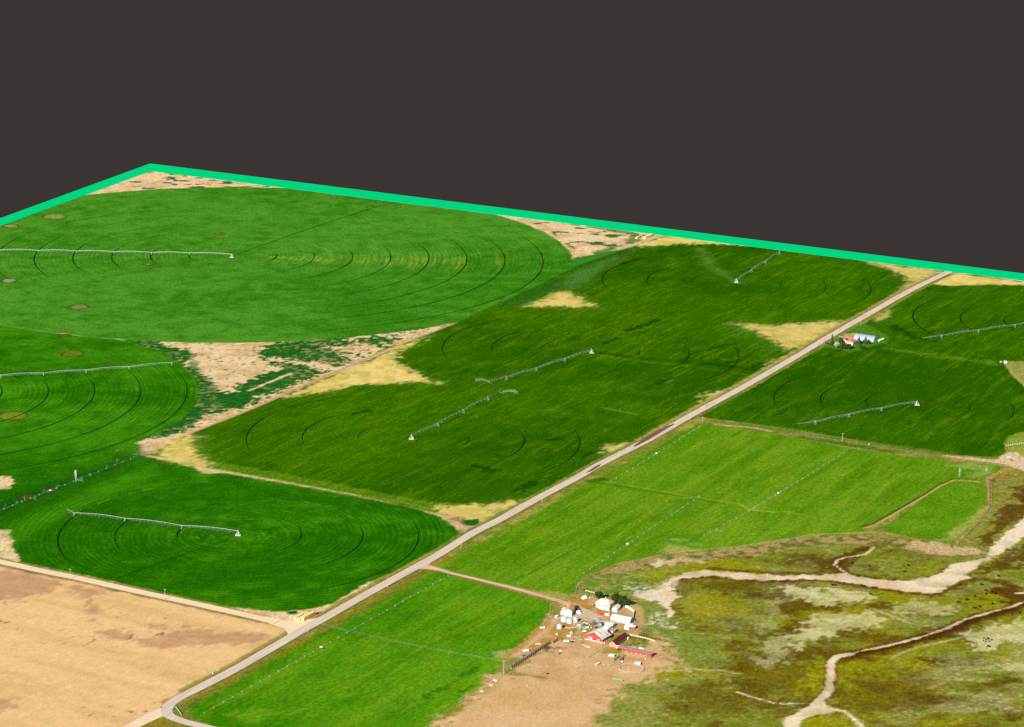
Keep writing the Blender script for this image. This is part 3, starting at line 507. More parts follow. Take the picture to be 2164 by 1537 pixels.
    vs = nd(nt, 'ShaderNodeVectorMath', operation='SCALE'); l.new(vc.outputs[0], vs.inputs[0]); l.new(mm.outputs[0], vs.inputs['Scale'])
    mx = nd(nt, 'ShaderNodeMix', data_type='RGBA'); l.new(at.outputs['Alpha'], mx.inputs['Factor']); l.new(at.outputs['Color'], mx.inputs['A']); l.new(vs.outputs[0], mx.inputs['B'])
    l.new(mx.outputs['Result'], b.inputs['Base Color'])
    return m
zmat = {0: field_mat('verge', row=4, amp=.12, grain=.3, gscale=.35, stretch=2, tint=.8),
        1: field_mat('grain_rows', 'polar', CD, 3.0, .20, .22, tint=1.0),
        2: field_mat('grain_rows_west', 'polar', CB, 3.0, .18, .22, tint=1.0),
        3: field_mat('alfalfa', 'polar', CA, 3.4, .13, .28, ring=.08),
        4: field_mat('wheat', row=2.2, amp=.11, grain=.28, gscale=.3, stretch=9),
        5: field_mat('wheat_east', row=2.2, amp=.10, grain=.28, gscale=.3, stretch=9),
        6: field_mat('hay', row=2.2, amp=.10, grain=.22, gscale=.3, stretch=9, tint=1.0),
        7: field_mat('hay_near', row=2.2, amp=.11, grain=.22, gscale=.3, stretch=9, tint=1.0),
        8: field_mat('stubble', row=3, amp=.05, grain=.12, gscale=.7, stretch=10, tint=.4),
        9: field_mat('meadow', row=4, amp=.16, grain=.28, gscale=.3, stretch=1.2, tint=.7),
        10: field_mat('yard_soil', row=4, amp=.06, grain=.12, gscale=.5, stretch=1, tint=.4)}
zname = {0: 'ground', 1: 'crop_field', 2: 'crop_field', 3: 'crop_field', 4: 'crop_field', 5: 'crop_field', 6: 'crop_field', 7: 'crop_field', 8: 'stubble_field', 9: 'pasture', 10: 'farmyard'}
alb = np.clip(col / GAIN, 0, .85)
qi = np.arange((ny - 1) * (nx - 1)); r0 = qi // (nx - 1); c0 = qi % (nx - 1); v0 = r0 * nx + c0
for z in range(11):
    s = np.where((zone == z) & keep)[0]
    if not len(s): continue
    quad = np.stack([v0[s], v0[s] + 1, v0[s] + nx + 1, v0[s] + nx], 1)
    u, inv = np.unique(quad, return_inverse=True); inv = inv.reshape(-1)
    me = bpy.data.meshes.new(zname[z]); me.vertices.add(len(u)); me.loops.add(len(inv)); me.polygons.add(len(s))
    co = np.zeros((len(u), 3)); co[:, 0] = X[u]; co[:, 1] = Y[u]
    me.vertices.foreach_set('co', co.ravel())
    me.loops.foreach_set('vertex_index', inv.astype(np.int32))
    me.polygons.foreach_set('loop_start', (np.arange(len(s)) * 4).astype(np.int32))
    me.update(calc_edges=True)
    a = me.color_attributes.new('col', 'FLOAT_COLOR', 'POINT')
    a.data.foreach_set('color', np.c_[alb[u], nam[u]].ravel())
    me.materials.append(zmat[z])
    o = bpy.data.objects.new(zname[z], me); C.objects.link(o); o['kind'] = 'structure'
rt = np.random.RandomState(4)
def scatter(name, label, mask, n, hmin, hmax, wid, dark=(.55, 1.05)):
    ok = np.where(mask > rt.rand(N))[0]
    if len(ok) > n: ok = rt.choice(ok, n, False)
    n = len(ok); bx = X[ok] + rt.uniform(-1, 1, n); by = Y[ok] + rt.uniform(-1, 1, n)
    keepm = inpoly(slab_poly, bx, by) & (np.abs(bx) < .205 * by + 120); ok = ok[keepm]; bx = bx[keepm]; by = by[keepm]; n = len(ok)
    v = np.zeros((n, 9, 3)); 
    for j in range(3):
        a = rt.uniform(0, 6.28, n); w_ = rt.uniform(.5, 1, n) * wid; h_ = rt.uniform(hmin, hmax, n); ox = rt.uniform(-.4, .4, n); oy = rt.uniform(-.4, .4, n)
        v[:, j * 3, 0] = bx + ox - np.cos(a) * w_; v[:, j * 3, 1] = by + oy - np.sin(a) * w_
        v[:, j * 3 + 1, 0] = bx + ox + np.cos(a) * w_; v[:, j * 3 + 1, 1] = by + oy + np.sin(a) * w_
        v[:, j * 3 + 2, 0] = bx + ox + rt.uniform(-.3, .3, n); v[:, j * 3 + 2, 1] = by + oy + rt.uniform(-.3, .3, n); v[:, j * 3 + 2, 2] = h_
    me = bpy.data.meshes.new(name); me.vertices.add(n * 9); me.loops.add(n * 9); me.polygons.add(n * 3)
    me.vertices.foreach_set('co', v.ravel()); me.loops.foreach_set('vertex_index', np.arange(n * 9, dtype=np.int32)); me.polygons.foreach_set('loop_start', (np.arange(n * 3) * 3).astype(np.int32)); me.update(calc_edges=True)
    a = me.color_attributes.new('col', 'FLOAT_COLOR', 'POINT'); cc = np.repeat(alb[ok] * rt.uniform(*dark, (n, 1)), 9, 0); a.data.foreach_set('color', np.c_[cc, np.zeros(n * 9)].ravel())
    me.materials.append(zmat[9]); o = bpy.data.objects.new(name, me); C.objects.link(o); o['kind'] = 'stuff'; o['label'] = label; o['category'] = 'grass'
lumi = col.sum(1)
dPA = sdist(PA, True); dst = sdist(NW, True)
scatter('marsh_grass', 'rough brown and olive marsh grass tussocks on the meadow and creek banks', sst(0, -4, dPA) * (.05 + .5 * sst(.42, .16, lumi)), 20000, .35, .9, .6)
scatter('weeds', 'dark green weeds around the bare tan ground between the circles', sst(0, -6, dst) * (np.abs(col - L3((30, 100, 28))).sum(1) < .10) * (rA > RA + 2) * (rB > 308) * .6, 12000, .3, .7, .6)
del X, Y, nz, alb

# ------------------------------------------------------------------ mesh helpers
class MB:
    def __init__(s): s.v = []; s.f = []
    def add(s, vs, fs):
        o = len(s.v); s.v += [tuple(v) for v in vs]; s.f += [tuple(i + o for i in f) for f in fs]; return s
    def box(s, x0, y0, z0, x1, y1, z1, M=None):
        vs = [Vector(p_) for p_ in ((x0, y0, z0), (x1, y0, z0), (x1, y1, z0), (x0, y1, z0), (x0, y0, z1), (x1, y0, z1), (x1, y1, z1), (x0, y1, z1))]
        if M: vs = [M @ v for v in vs]
        return s.add(vs, [(0, 3, 2, 1), (4, 5, 6, 7), (0, 1, 5, 4), (1, 2, 6, 5), (2, 3, 7, 6), (3, 0, 4, 7)])
    def tube(s, a, b, r, n=6, r2=None, cap=True):
        a, b = Vector(a), Vector(b); d = (b - a); 
        if d.length < 1e-6: return s
        q = d.to_track_quat('Z', 'Y'); r2 = r if r2 is None else r2
        vs = [a + q @ Vector((math.cos(6.2832 * i / n) * r, math.sin(6.2832 * i / n) * r, 0)) for i in range(n)]
        vs += [b + q @ Vector((math.cos(6.2832 * i / n) * r2, math.sin(6.2832 * i / n) * r2, 0)) for i in range(n)]
        fs = [(i, (i + 1) % n, (i + 1) % n + n, i + n) for i in range(n)]
        if cap: fs += [tuple(range(n - 1, -1, -1)), tuple(range(n, 2 * n))]
        return s.add(vs, fs)
    def prism(s, poly_, z0, z1):
        n = len(poly_)
        return s.add([(x, y, z0) for x, y in poly_] + [(x, y, z1) for x, y in poly_], [tuple(range(n - 1, -1, -1)), tuple(range(n, 2 * n))] + [(i, (i + 1) % n, (i + 1) % n + n, i + n) for i in range(n)])
    def extr(s, prof, y0, y1, axis='y'):
        """profile (x,z) extruded along y"""
        n = len(prof)
        P0 = [(x, y0, z) for x, z in prof]; P1 = [(x, y1, z) for x, z in prof]
        if axis == 'x': P0 = [(y0, x, z) for x, z in prof]; P1 = [(y1, x, z) for x, z in prof]
        return s.add(P0 + P1, [tuple(range(n)), tuple(range(2 * n - 1, n - 1, -1))] + [(i, i + n, (i + 1) % n + n, (i + 1) % n) for i in range(n)])
    def wheel(s, c, r, w, axis, n=14, spoke=False):
        c = Vector(c); a = Vector(axis).normalized()
        s.tube(c - a * w / 2, c + a * w / 2, r, n); return s
    def ring(s, c, r, t, axis, n=14, spokes=6):
        c = Vector(c); q = Vector(axis).to_track_quat('Z', 'Y')
        pts = [c + q @ Vector((math.cos(6.2832 * i / n) * r, math.sin(6.2832 * i / n) * r, 0)) for i in range(n)]
        for i in range(n): s.tube(pts[i], pts[(i + 1) % n], t, 4, cap=False)
        for i in range(spokes): s.tube(c, c + q @ Vector((math.cos(6.2832 * i / spokes) * r, math.sin(6.2832 * i / spokes) * r, 0)), t * .5, 4)
        return s
    def build(s, name, mat_, parent=None, loc=None, smooth=False):
        me = bpy.data.meshes.new(name); me.from_pydata(s.v, [], s.f); me.materials.append(mat_)
        bm = bmesh.new(); bm.from_mesh(me); bmesh.ops.recalc_face_normals(bm, faces=bm.faces); bm.to_mesh(me); bm.free()
        if smooth: me.polygons.foreach_set('use_smooth', [True] * len(me.polygons))
        o = bpy.data.objects.new(name, me); C.objects.link(o)
        if parent: o.parent = parent
        if loc: o.location = loc
        return o
def tag(o, label=None, cat=None, group=None, kind=None):
    if label: o['label'] = label
    if cat: o['category'] = cat
    if group: o['group'] = group
    if kind: o['kind'] = kind
    return o
def thing(name, label, cat, loc, rz=0, group=None):
    o = bpy.data.objects.new(name, None); C.objects.link(o)
    o.location = (loc[0], loc[1], loc[2] if len(loc) > 2 else 0); o.rotation_euler = (0, 0, rz); o.empty_display_size = .5
    return tag(o, label, cat, group)
def copy_tree(o, parent=None):
    c = o.copy(); C.objects.link(c); c.parent = parent
    for ch in list(kids.get(o.name, o.children)): copy_tree(ch, c)
    return c
kids = {}
def M(name, rgb, rough=.7, var=.12, scale=1.5, metal=0.0, bump=0, wave=None):
    m = bpy.data.materials.new(name); m.use_nodes = True; nt = m.node_tree; l = nt.links; b = nt.nodes['Principled BSDF']
    b.inputs['Roughness'].default_value = rough; b.inputs['Metallic'].default_value = metal; b.inputs['Specular IOR Level'].default_value = .3 if rough < .65 else .06
    tc = nd(nt, 'ShaderNodeTexCoord')
    n = nd(nt, 'ShaderNodeTexNoise'); n.inputs['Scale'].default_value = scale; n.inputs['Detail'].default_value = 4; l.new(tc.outputs['Object'], n.inputs['Vector'])
    r = nd(nt, 'ShaderNodeMapRange'); l.new(n.outputs[0], r.inputs[0]); r.inputs[1].default_value = .3; r.inputs[2].default_value = .7; r.inputs[3].default_value = 1 - var; r.inputs[4].default_value = 1 + var
    s = r.outputs[0]
    if wave:
        w = nd(nt, 'ShaderNodeTexWave', bands_direction=wave[0]); w.inputs['Scale'].default_value = wave[1]; l.new(tc.outputs['Object'], w.inputs['Vector'])
        r3 = nd(nt, 'ShaderNodeMapRange'); l.new(w.outputs['Fac'], r3.inputs[0]); r3.inputs[3].default_value = 1 - wave[2]; r3.inputs[4].default_value = 1.0
        mu = nd(nt, 'ShaderNodeMath', operation='MULTIPLY'); l.new(s, mu.inputs[0]); l.new(r3.outputs[0], mu.inputs[1]); s = mu.outputs[0]
    v = nd(nt, 'ShaderNodeVectorMath', operation='SCALE'); v.inputs[0].default_value = rgb; l.new(s, v.inputs['Scale']); l.new(v.outputs[0], b.inputs['Base Color'])
    return m
m_white = M('white_paint', (.60, .59, .57), .6, .06)
m_white2 = M('dusty_white', (.42, .41, .38), .7, .2, 1)
m_red = M('red_boards', (.42, .05, .028), .75, .15, .8, wave=('X', 2.2, .25))
m_redpaint = M('red_paint', (.5, .03, .02), .35, .05)
m_galv = M('galvanised', (.20, .245, .30), .45, .08, .3, .0, wave=('X', 1.6, .12))
m_steel = M('pivot_steel', (.30, .32, .33), .6, .1, .05)
m_dark = M('dark_metal', (.04, .04, .045), .5, .2)
m_tyre = M('tyre_rubber', (.025, .025, .025), .9, .2)
m_glass = M('dark_glass', (.02, .03, .04), .1, .0)
m_wood = M('grey_wood', (.34, .29, .23), .9, .25, 2)
m_pole = M('pole_wood', (.28, .25, .22), .9, .15, 1)
m_pinkroof = M('pink_shingles', (.52, .33, .27), .9, .12, 1.2)
m_brownroof = M('rusty_roof', (.50, .24, .10), .9, .18, 1.0)
m_oldroof = M('weathered_shingles', (.44, .42, .37), .9, .5, .38)
m_dkred = M('dark_red_roof', (.10, .008, .008), .6, .2, .6, wave=('X', 3, .3))
m_greyroof = M('grey_sheet_roof', (.27, .25, .27), .6, .12, .6, wave=('X', 1.5, .2))
m_tanroof = M('tan_boards', (.60, .50, .38), .9, .15, .8)
m_orangeroof = M('red_tile_roof', (.46, .11, .05), .85, .15, .8)
m_blue = M('blue_paint', (.16, .24, .36), .3, .05)
m_darkpaint = M('dark_vehicle_paint', (.05, .05, .08), .3, .05)
m_green = M('green_paint', (.10, .24, .06), .5, .15)
m_hay = M('hay', (.62, .44, .17), .95, .22, 1.5)
m_rust = M('rusty_steel', (.25, .08, .03), .8, .2)
m_leaf = M('dark_foliage', (.022, .040, .008), .85, .45, .5)
m_leaf2 = M('silver_foliage', (.26, .30, .18), .85, .35, .5)
m_conif = M('conifer_foliage', (.028, .042, .014), .85, .4, .5)
m_bark = M('bark', (.12, .08, .05), .95, .2)
m_black = M('black_hide', (.012, .010, .010), .8, .1)
m_bay = M('brown_hide', (.14, .05, .02), .8, .1)
m_rock = M('pale_rubble', (.42, .40, .36), .9, .25, 1)
m_darkwheel = M('rut_soil', (.003, .007, .002), .95, .2, .2)
m_darkwheel.node_tree.nodes['Principled BSDF'].inputs['Specular IOR Level'].default_value = 0

# ------------------------------------------------------------------ ground outside the fields and the plain beyond the edge
MB().add([(x, y, -.35) for x, y in slab_poly], [tuple(range(len(slab_poly)))]).build('ground', M('outer_ground', (.075, .09, .018), .95, .2, .02))['kind'] = 'structure'
mplain = M('dark_plain_surface', (.0240, .0195, .0188), 1.0, .0, .001)
mplain.node_tree.nodes['Principled BSDF'].inputs['Specular IOR Level'].default_value = 0
MB().add([(-30000, -3000, -2.5), (30000, -3000, -2.5), (30000, 40000, -2.5), (-30000, 40000, -2.5)], [(0, 1, 2, 3)]).build('dark_plain', mplain)['kind'] = 'structure'
mgs = M('green_edging', (.0, .375, .125), .9, .0)
mgs.node_tree.nodes['Principled BSDF'].inputs['Specular IOR Level'].default_value = 0
up = GL([(-900, 790), (1.4, 461.5), (317.5, 346), (2164, 578.6), (3000, 684)]); dn = GL([(-900, 806), (1.4, 477.5), (319, 362), (2164, 594), (3000, 699.2)])
ed = MB()
for i in range(4):
    a, b, c2, d = dn[i], dn[i + 1], up[i + 1], up[i]
    ed.add([(a[0], a[1], .2), (b[0], b[1], .2), (c2[0], c2[1], .2), (d[0], d[1], .2), (a[0], a[1], -.3), (b[0], b[1], -.3), (c2[0], c2[1], -2.4), (d[0], d[1], -2.4)], [(0, 1, 2, 3), (0, 4, 5, 1), (3, 2, 6, 7)])
ed.build('edging_strip', mgs)['kind'] = 'structure'

# ------------------------------------------------------------------ roads
def road_mat(name, c1, c2, wet=None):
    m = bpy.data.materials.new(name); m.use_nodes = True; nt = m.node_tree; l = nt.links; b = nt.nodes['Principled BSDF']; b.inputs['Roughness'].default_value = .9; b.inputs['Specular IOR Level'].default_value = .15
    g_ = nd(nt, 'ShaderNodeNewGeometry'); mp = nd(nt, 'ShaderNodeMapping', vector_type='TEXTURE'); mp.inputs['Rotation'].default_value = (0, 0, V if wet is not None else U); mp.inputs['Scale'].default_value = (40, 2.5, 1)
    l.new(g_.outputs['Position'], mp.inputs[0])
    n = nd(nt, 'ShaderNodeTexNoise'); n.inputs['Scale'].default_value = 1; n.inputs['Detail'].default_value = 5; l.new(mp.outputs[0], n.inputs['Vector'])
    r = nd(nt, 'ShaderNodeMapRange'); l.new(n.outputs[0], r.inputs[0]); r.inputs[1].default_value = .35; r.inputs[2].default_value = .65
    mx = nd(nt, 'ShaderNodeMix', data_type='RGBA'); l.new(r.outputs[0], mx.inputs['Factor']); mx.inputs['A'].default_value = (*c1, 1); mx.inputs['B'].default_value = (*c2, 1)
    l.new(mx.outputs['Result'], b.inputs['Base Color']); return m
m_road = road_mat('oiled_road', A(230, 212, 194), A(210, 188, 168), 1)
m_grav = road_mat('gravel_road', A(253, 226, 188), A(240, 208, 166))
m_lane = road_mat('farm_lane', A(232, 200, 166), A(206, 170, 140))
m_wet = road_mat('wet_oil', A(104, 70, 62), A(140, 106, 94), 1)
def strip(name, line, w, mat_, z=.03, pix=True, taper=None, dense=3):
    P = np.array(GL(line) if pix else line)
    # Catmull-Rom resample
    Q = []
    for i in range(len(P) - 1):
        p0 = P[max(i - 1, 0)]; p1 = P[i]; p2 = P[i + 1]; p3 = P[min(i + 2, len(P) - 1)]
        for t in np.linspace(0, 1, dense, endpoint=False):
            Q.append(.5 * ((2 * p1) + (-p0 + p2) * t + (2 * p0 - 5 * p1 + 4 * p2 - p3) * t * t + (-p0 + 3 * p1 - 3 * p2 + p3) * t ** 3))
    Q.append(P[-1]); Q = np.array(Q); T = np.gradient(Q, axis=0); T /= np.hypot(*T.T)[:, None]
    Nn = np.c_[-T[:, 1], T[:, 0]]; n = len(Q)
    W = np.interp(np.linspace(0, 1, n), np.linspace(0, 1, len(w)), w) if isinstance(w, (list, tuple)) else np.full(n, w)
    mb = MB(); a = Q + Nn * W[:, None] / 2; b = Q - Nn * W[:, None] / 2
    mb.add([(x, y, z) for x, y in a] + [(x, y, z) for x, y in b], [(i, i + 1, n + i + 1, n + i) for i in range(n - 1)])
    o = mb.build(name, mat_); o['kind'] = 'structure'; return o
strip('road', mainc, 9.2, m_road, .06)
strip('road', bend, 8.4, m_road, .064, dense=4)
strip('gravel_road', gravel, 9.5, m_grav, .03)
strip('gravel_road', [(352, 1500), (315, 1517), (270, 1540), (200, 1575)], [13, 12, 10, 9], m_grav, .034)
fl = GL([(560, 1303), (600, 1311), (632, 1313), (670, 1306), (680, 1304), (655, 1322), (632, 1338), (600, 1358), (596, 1356), (607, 1347), (608, 1338), (600, 1328), (570, 1319)])
MB().add([(x, y, .045) for x, y in fl], [tuple(range(len(fl)))]).build('gravel_apron', m_grav)['kind'] = 'structure'
lane = [(885, 1197), (904.7, 1197), (943.3, 1208.6), (980, 1217.7), (1019.5, 1227), (1077, 1241), (1135, 1257), (1181.2, 1269.8), (1203, 1278), (1215, 1284)]
strip('farm_lane', lane, [9, 6, 4.6, 4.6, 5, 5, 5.4, 5.6, 6], m_lane, .03)
fl = GL([(868, 1206), (890, 1196), (918, 1178), (925, 1176), (912, 1188), (906, 1194), (930, 1201), (925, 1206), (900, 1203), (885, 1203)])
MB().add([(x, y, .05) for x, y in fl], [tuple(range(len(fl)))]).build('gravel_apron', m_lane)['kind'] = 'structure'
strip('wet_patch', [(1425, 896), (1400, 908), (1365, 929), (1340, 944)], [1.5, 6, 6, 2], m_wet, .09)
strip('wet_patch', [(1270, 981), (1262, 986), (1250, 994), (1238, 1000)], [.5, 4, 3, .5], m_wet, .09)
strip('far_road', [(1960, 574), (1990, 577), (2000, 577)], 4, m_lane, .03)
strip('far_road', [(2000, 577), (2080, 582), (2164, 595), (2400, 627)], 4, m_lane, .03)

# ------------------------------------------------------------------ wheel ruts of the pivots
def rut(cx, cy, r, a0, a1, w=1.5):
    n = max(8, int(abs(a1 - a0) * r / 8)); n = min(n, 80)
    mb = MB(); vs = []
    for i in range(n + 1):
        t = i / n; a = R(a0 + (a1 - a0) * t); ww = w * (math.sin(math.pi * (.04 + .92 * t)) ** .6) / 2
        vs += [(cx + math.cos(a) * (r - ww), cy + math.sin(a) * (r - ww), .03), (cx + math.cos(a) * (r + ww), cy + math.sin(a) * (r + ww), .03)]
    mb.add(vs, [(2 * i, 2 * i + 1, 2 * i + 3, 2 * i + 2) for i in range(n)])
    mb.build('wheel_rut', m_darkwheel)['kind'] = 'structure'
for k in range(3):
    r = (54.6, 109, 158)[k]
    rut(*CD, r, (158, 155, 150)[k] - 0, (196, 204, 212)[k], 1.5); rut(*CD, r, -(48, 62, 72)[k], (22, 18, 20)[k], 1.3)
_q = G(363, 773); armB = math.degrees(math.atan2(_q[1] - CB[1], _q[0] - CB[0]))
for i in range(5):
    rut(*CB, 292.2 - 47.7 * i, -80, armB, 1.5)
for k in range(8):
    r = 54.6 + 48.2 * k
    rut(*CA, r, -50 - 3.2 * k, 16 + 1.5 * k, 1.5)
    if k < 6: rut(*CA, r + 1.0, 112 if k > 2 else 125, 160, .9); rut(*CA, r + 1.0, 158, 212, 1.6)
for (c, right, left) in ((CE, (0, 1, 2), (0, 1, 2)), (CF, (0, 1, 2), (0, 1, 2)), (CG, (0, 1, 2), (0, 1, 2))):
    for k in range(3):
        r = 54.9 * (k + 1)
        rut(*c, r, -12 * (k + 2), 8 + 3 * k, 1.3)
        rut(*c, r, 118 - 2 * k if k == 2 else 135 - 5 * k, 186 + 5 * k, 1.5)
for r in (55, 100): rut(*CH, r, -30 - r / 5, 10, 1.2)
for r in (53, 100.5, 149): rut(*CH, r, 140 - r / 8, 192, 1.4)
for r in (53, 104, 159): rut(CI[0], CI[1], r, 128, 205 + r / 8, 1.6)

# ------------------------------------------------------------------ irrigation machines
def center_pivot(label, piv, towers, end=None, group='center pivot sprinklers', pr=.11):
    p0 = Vector((*G(*piv), 0)); T = [Vector((*G(*t), 0)) - p0 for t in towers]
    root = thing('center_pivot', label, 'irrigation machine', p0, 0, group)
    H = 3.9
    mb = MB()
    d0 = T[0].normalized(); s0 = Vector((-d0.y, d0.x, 0))
    for a in (-1, 1):
        for b in (-1, 1):
            mb.tube(d0 * a * 1.8 + s0 * b * 1.8, d0 * a * .25 + s0 * b * .25 + Vector((0, 0, H + .6)), .11, 5)
    for z, q in ((1.4, 1.45), (2.8, .95)):
        cs = [d0 * a * q + s0 * b * q + Vector((0, 0, z)) for a, b in ((-1, -1), (1, -1), (1, 1), (-1, 1))]
        for i in range(4): mb.tube(cs[i], cs[(i + 1) % 4], .07, 4)
    mb.tube((0, 0, 0), (0, 0, H + .9), .2, 8); mb.build('pivot_tower', m_steel, root)
    MB().box(-2.4, -2.4, 0, 2.4, 2.4, .25).build('concrete_pad', M('concrete', (.45, .42, .36)), root)
    mb = MB(); mb.box(-.5, -.4, .9, .5, .1, 2.2, Matrix.Translation(s0 * -1.3)); mb.build('control_box', m_white, root)
    prev = Vector((0, 0, 0))
    for ti, t in enumerate(T):
        sp = MB(); n = 7; d = (t - prev); L = d.length; e = d.normalized(); s = Vector((-e.y, e.x, 0))
        top = [prev + d * (i / n) + Vector((0, 0, H + 1.1 * math.sin(math.pi * i / n))) for i in range(n + 1)]
        for i in range(n): sp.tube(top[i], top[i + 1], pr, 6, cap=False)
        bot = {}
        for sg in (-1, 1):
            bot[sg] = [top[i] + s * sg * .9 + Vector((0, 0, -1.45)) for i in range(1, n)]
            for i in range(1, n):
                sp.tube(top[i], bot[sg][i - 1], .04, 4)
                sp.tube(top[i] if i > 1 else top[0], bot[sg][i - 1], .03, 3)
            for i in range(n - 2): sp.tube(bot[sg][i], bot[sg][i + 1], .028, 3)
            sp.tube(top[0], bot[sg][0], .028, 3); sp.tube(bot[sg][-1], top[n], .028, 3)
        for i in range(n - 1): sp.tube(bot[-1][i], bot[1][i], .028, 3)
        for i in range(0, n):
            m_ = (top[i] + top[i + 1]) / 2; sp.tube(m_, Vector((m_.x, m_.y, 1.9)), .02, 3)
        sp.build('span', m_steel, root)
        tw = MB()
        for sg in (-1, 1):
            tw.tube(t + s * sg * 2.0 + Vector((0, 0, .75)), t + Vector((0, 0, H)), .09, 5)
            tw.tube(t + s * sg * 2.0 + Vector((0, 0, .75)), t + e * -1.0 + Vector((0, 0, H - .3)), .06, 4)
        tw.tube(t + s * 2.1 + Vector((0, 0, .75)), t - s * 2.1 + Vector((0, 0, .75)), .12, 5)
        tw.box(-.3, -.25, H - .6, .3, .25, H + .3, Matrix.Translation(t + s * .3))
        o = tw.build('drive_tower', m_steel, root)
        for sg in (-1, 1):
            MB().wheel(t + s * sg * 2.0 + Vector((0, 0, .65)), .65, .35, e).build('wheel', m_tyre, o)
        prev = t
    if end:
        q = Vector((*G(*end), 0)) - p0; eb = MB(); a = T[-1] + Vector((0, 0, H)); b = q + Vector((0, 0, H - .3))
        eb.tube(a, b, .1, 5); mdl = T[-1] + Vector((0, 0, H + 1.6)); eb.tube(T[-1] + Vector((0, 0, H)), mdl, .06, 4); eb.tube(mdl, b, .035, 3); eb.tube(mdl, a.lerp(b, .5), .035, 3)
        for i in (.3, .6, .95): c = a.lerp(b, i); eb.tube(c, Vector((c.x, c.y, 1.5)), .035, 3)
        eb.build('end_boom', m_steel, root)
        MB().tube(b, b + (b - a).normalized() * 1.6 + Vector((0, 0, .8)), .08, 5).build('end_gun', m_steel, root)
    return root
center_pivot('long galvanised irrigation arm running off the left edge across the pale alfalfa circle', (490, 544), [(400.7, 541), (320, 540), (240.7, 538.3), (161, 536.8), (80.4, 535.5), (0, 534.5), (-80, 534)], pr=.22)
center_pivot('galvanised irrigation arm crossing the left edge beside the bare tan star shaped corner', (-105, 814), [(2, 800.5), (92, 796), (182, 789.5), (273, 782.5), (363, 773.5)], (382, 768), pr=.17)
center_pivot('three span irrigation arm in the dark green circle above the gravel road', (503, 1131), [(384, 1119.5), (263.5, 1104), (156.7, 1092.5)], (143, 1085), pr=.15)
center_pivot('irrigation arm with white pyramid base, nearest of the three in the long wheat strip', (869.5, 928), [(925.3, 902.5), (978.8, 874), (1031.2, 847)], (1057, 832))
center_pivot('irrigation arm in the middle of the wheat strip pointing down left from its pyramid base', (1250, 746), [(1193, 764.5), (1132, 785), (1069.3, 804)], (1038.8, 812))
center_pivot('irrigation arm reaching up to the green edge band, farthest in the wheat strip', (1556, 597), [(1587.5, 576.5), (1617.3, 557), (1646.4, 538.5)], (1658, 531.5))
center_pivot('irrigation arm in the wheat right of the road below the farmstead trees', (1938, 856), [(1862, 869.5), (1793.3, 883), (1722.6, 898.5)], (1686, 903))
center_pivot('irrigation arm leaving the right edge in the far wheat field beyond the silver shed', (2219, 681), [(2144, 693), (2067, 704), (1989, 716)], (1951, 720.5))

def wheel_line(label, a, b, mover, group='wheel line sprinklers'):
    A0 = Vector((*G(*a), 0)); B0 = Vector((*G(*b), 0)); d = B0 - A0; L = d.length; e = d.normalized(); s = Vector((-e.y, e.x, 0))
    root = thing('wheel_line', label, 'irrigation line', A0, 0, group)
    mb = MB(); z = Vector((0, 0, .75)); n = int(L / 12.2)
    mb.tube(z, e * L + z, .06, 5)
    for i in range(n): q = e * (i + .5) * 12.2 + z; mb.tube(q, q + Vector((0, 0, .5)), .05, 4)
    mb.build('pipe', m_steel, root)
    w0 = None
    for i in range(min(n + 1, 99)):
        if w0 is None: w0 = MB().ring((0, 0, .75), .74, .045, e, 12, 6).build('wheel', m_steel, root)
        else:
            w0c = w0.copy(); C.objects.link(w0c); w0c.parent = root; w0c.location = e * 12.2 * i
    if mover:
        q = Vector((*G(*mover), 0)) - A0; t_ = q.dot(e); q = e * t_
        Mx = Matrix.Translation(q) @ Matrix.Rotation(math.atan2(e.y, e.x), 4, 'Z')
        m_ = MB(); m_.box(-1.0, -1.9, .55, 1.0, 1.9, .75, Mx); m_.box(-.7, -.6, .75, .7, .6, 1.5, Mx)
        o = m_.build('mover', m_white2, root)
        for sx in (-1, 1):
            for sy in (-1, 1): MB().wheel(Mx @ Vector((sx * 1.1, sy * 1.7, .5)), .5, .22, e).build('wheel', m_tyre, o)
    return root
wheel_line('long wheel line with small white mover in the near hay field below the road', (431.7, 1509), (950, 1217), (683, 1370.5))
wheel_line('wheel line with white mover running past the field corner above the farm', (1220, 1222), (1482, 1048), (1326, 1151))
wheel_line('short wheel line with white mover close to the main road in the upper hay field', (1291, 1019), (1485, 900), (1398, 961.5))
wheel_line('wheel line with white mover in the right part of the upper hay field', (1591, 1077), (1791, 955), (1640, 1043))
wheel_line('wheel line without visible mover ending at pale wet spot in the upper hay field', (1488, 1134), (1600, 1072), None)
wheel_line('sprinkler line with water jets between the two dark green circles at the left edge', (-30, 1092), (290, 966), (108, 1038.5), 'wheel line sprinklers')

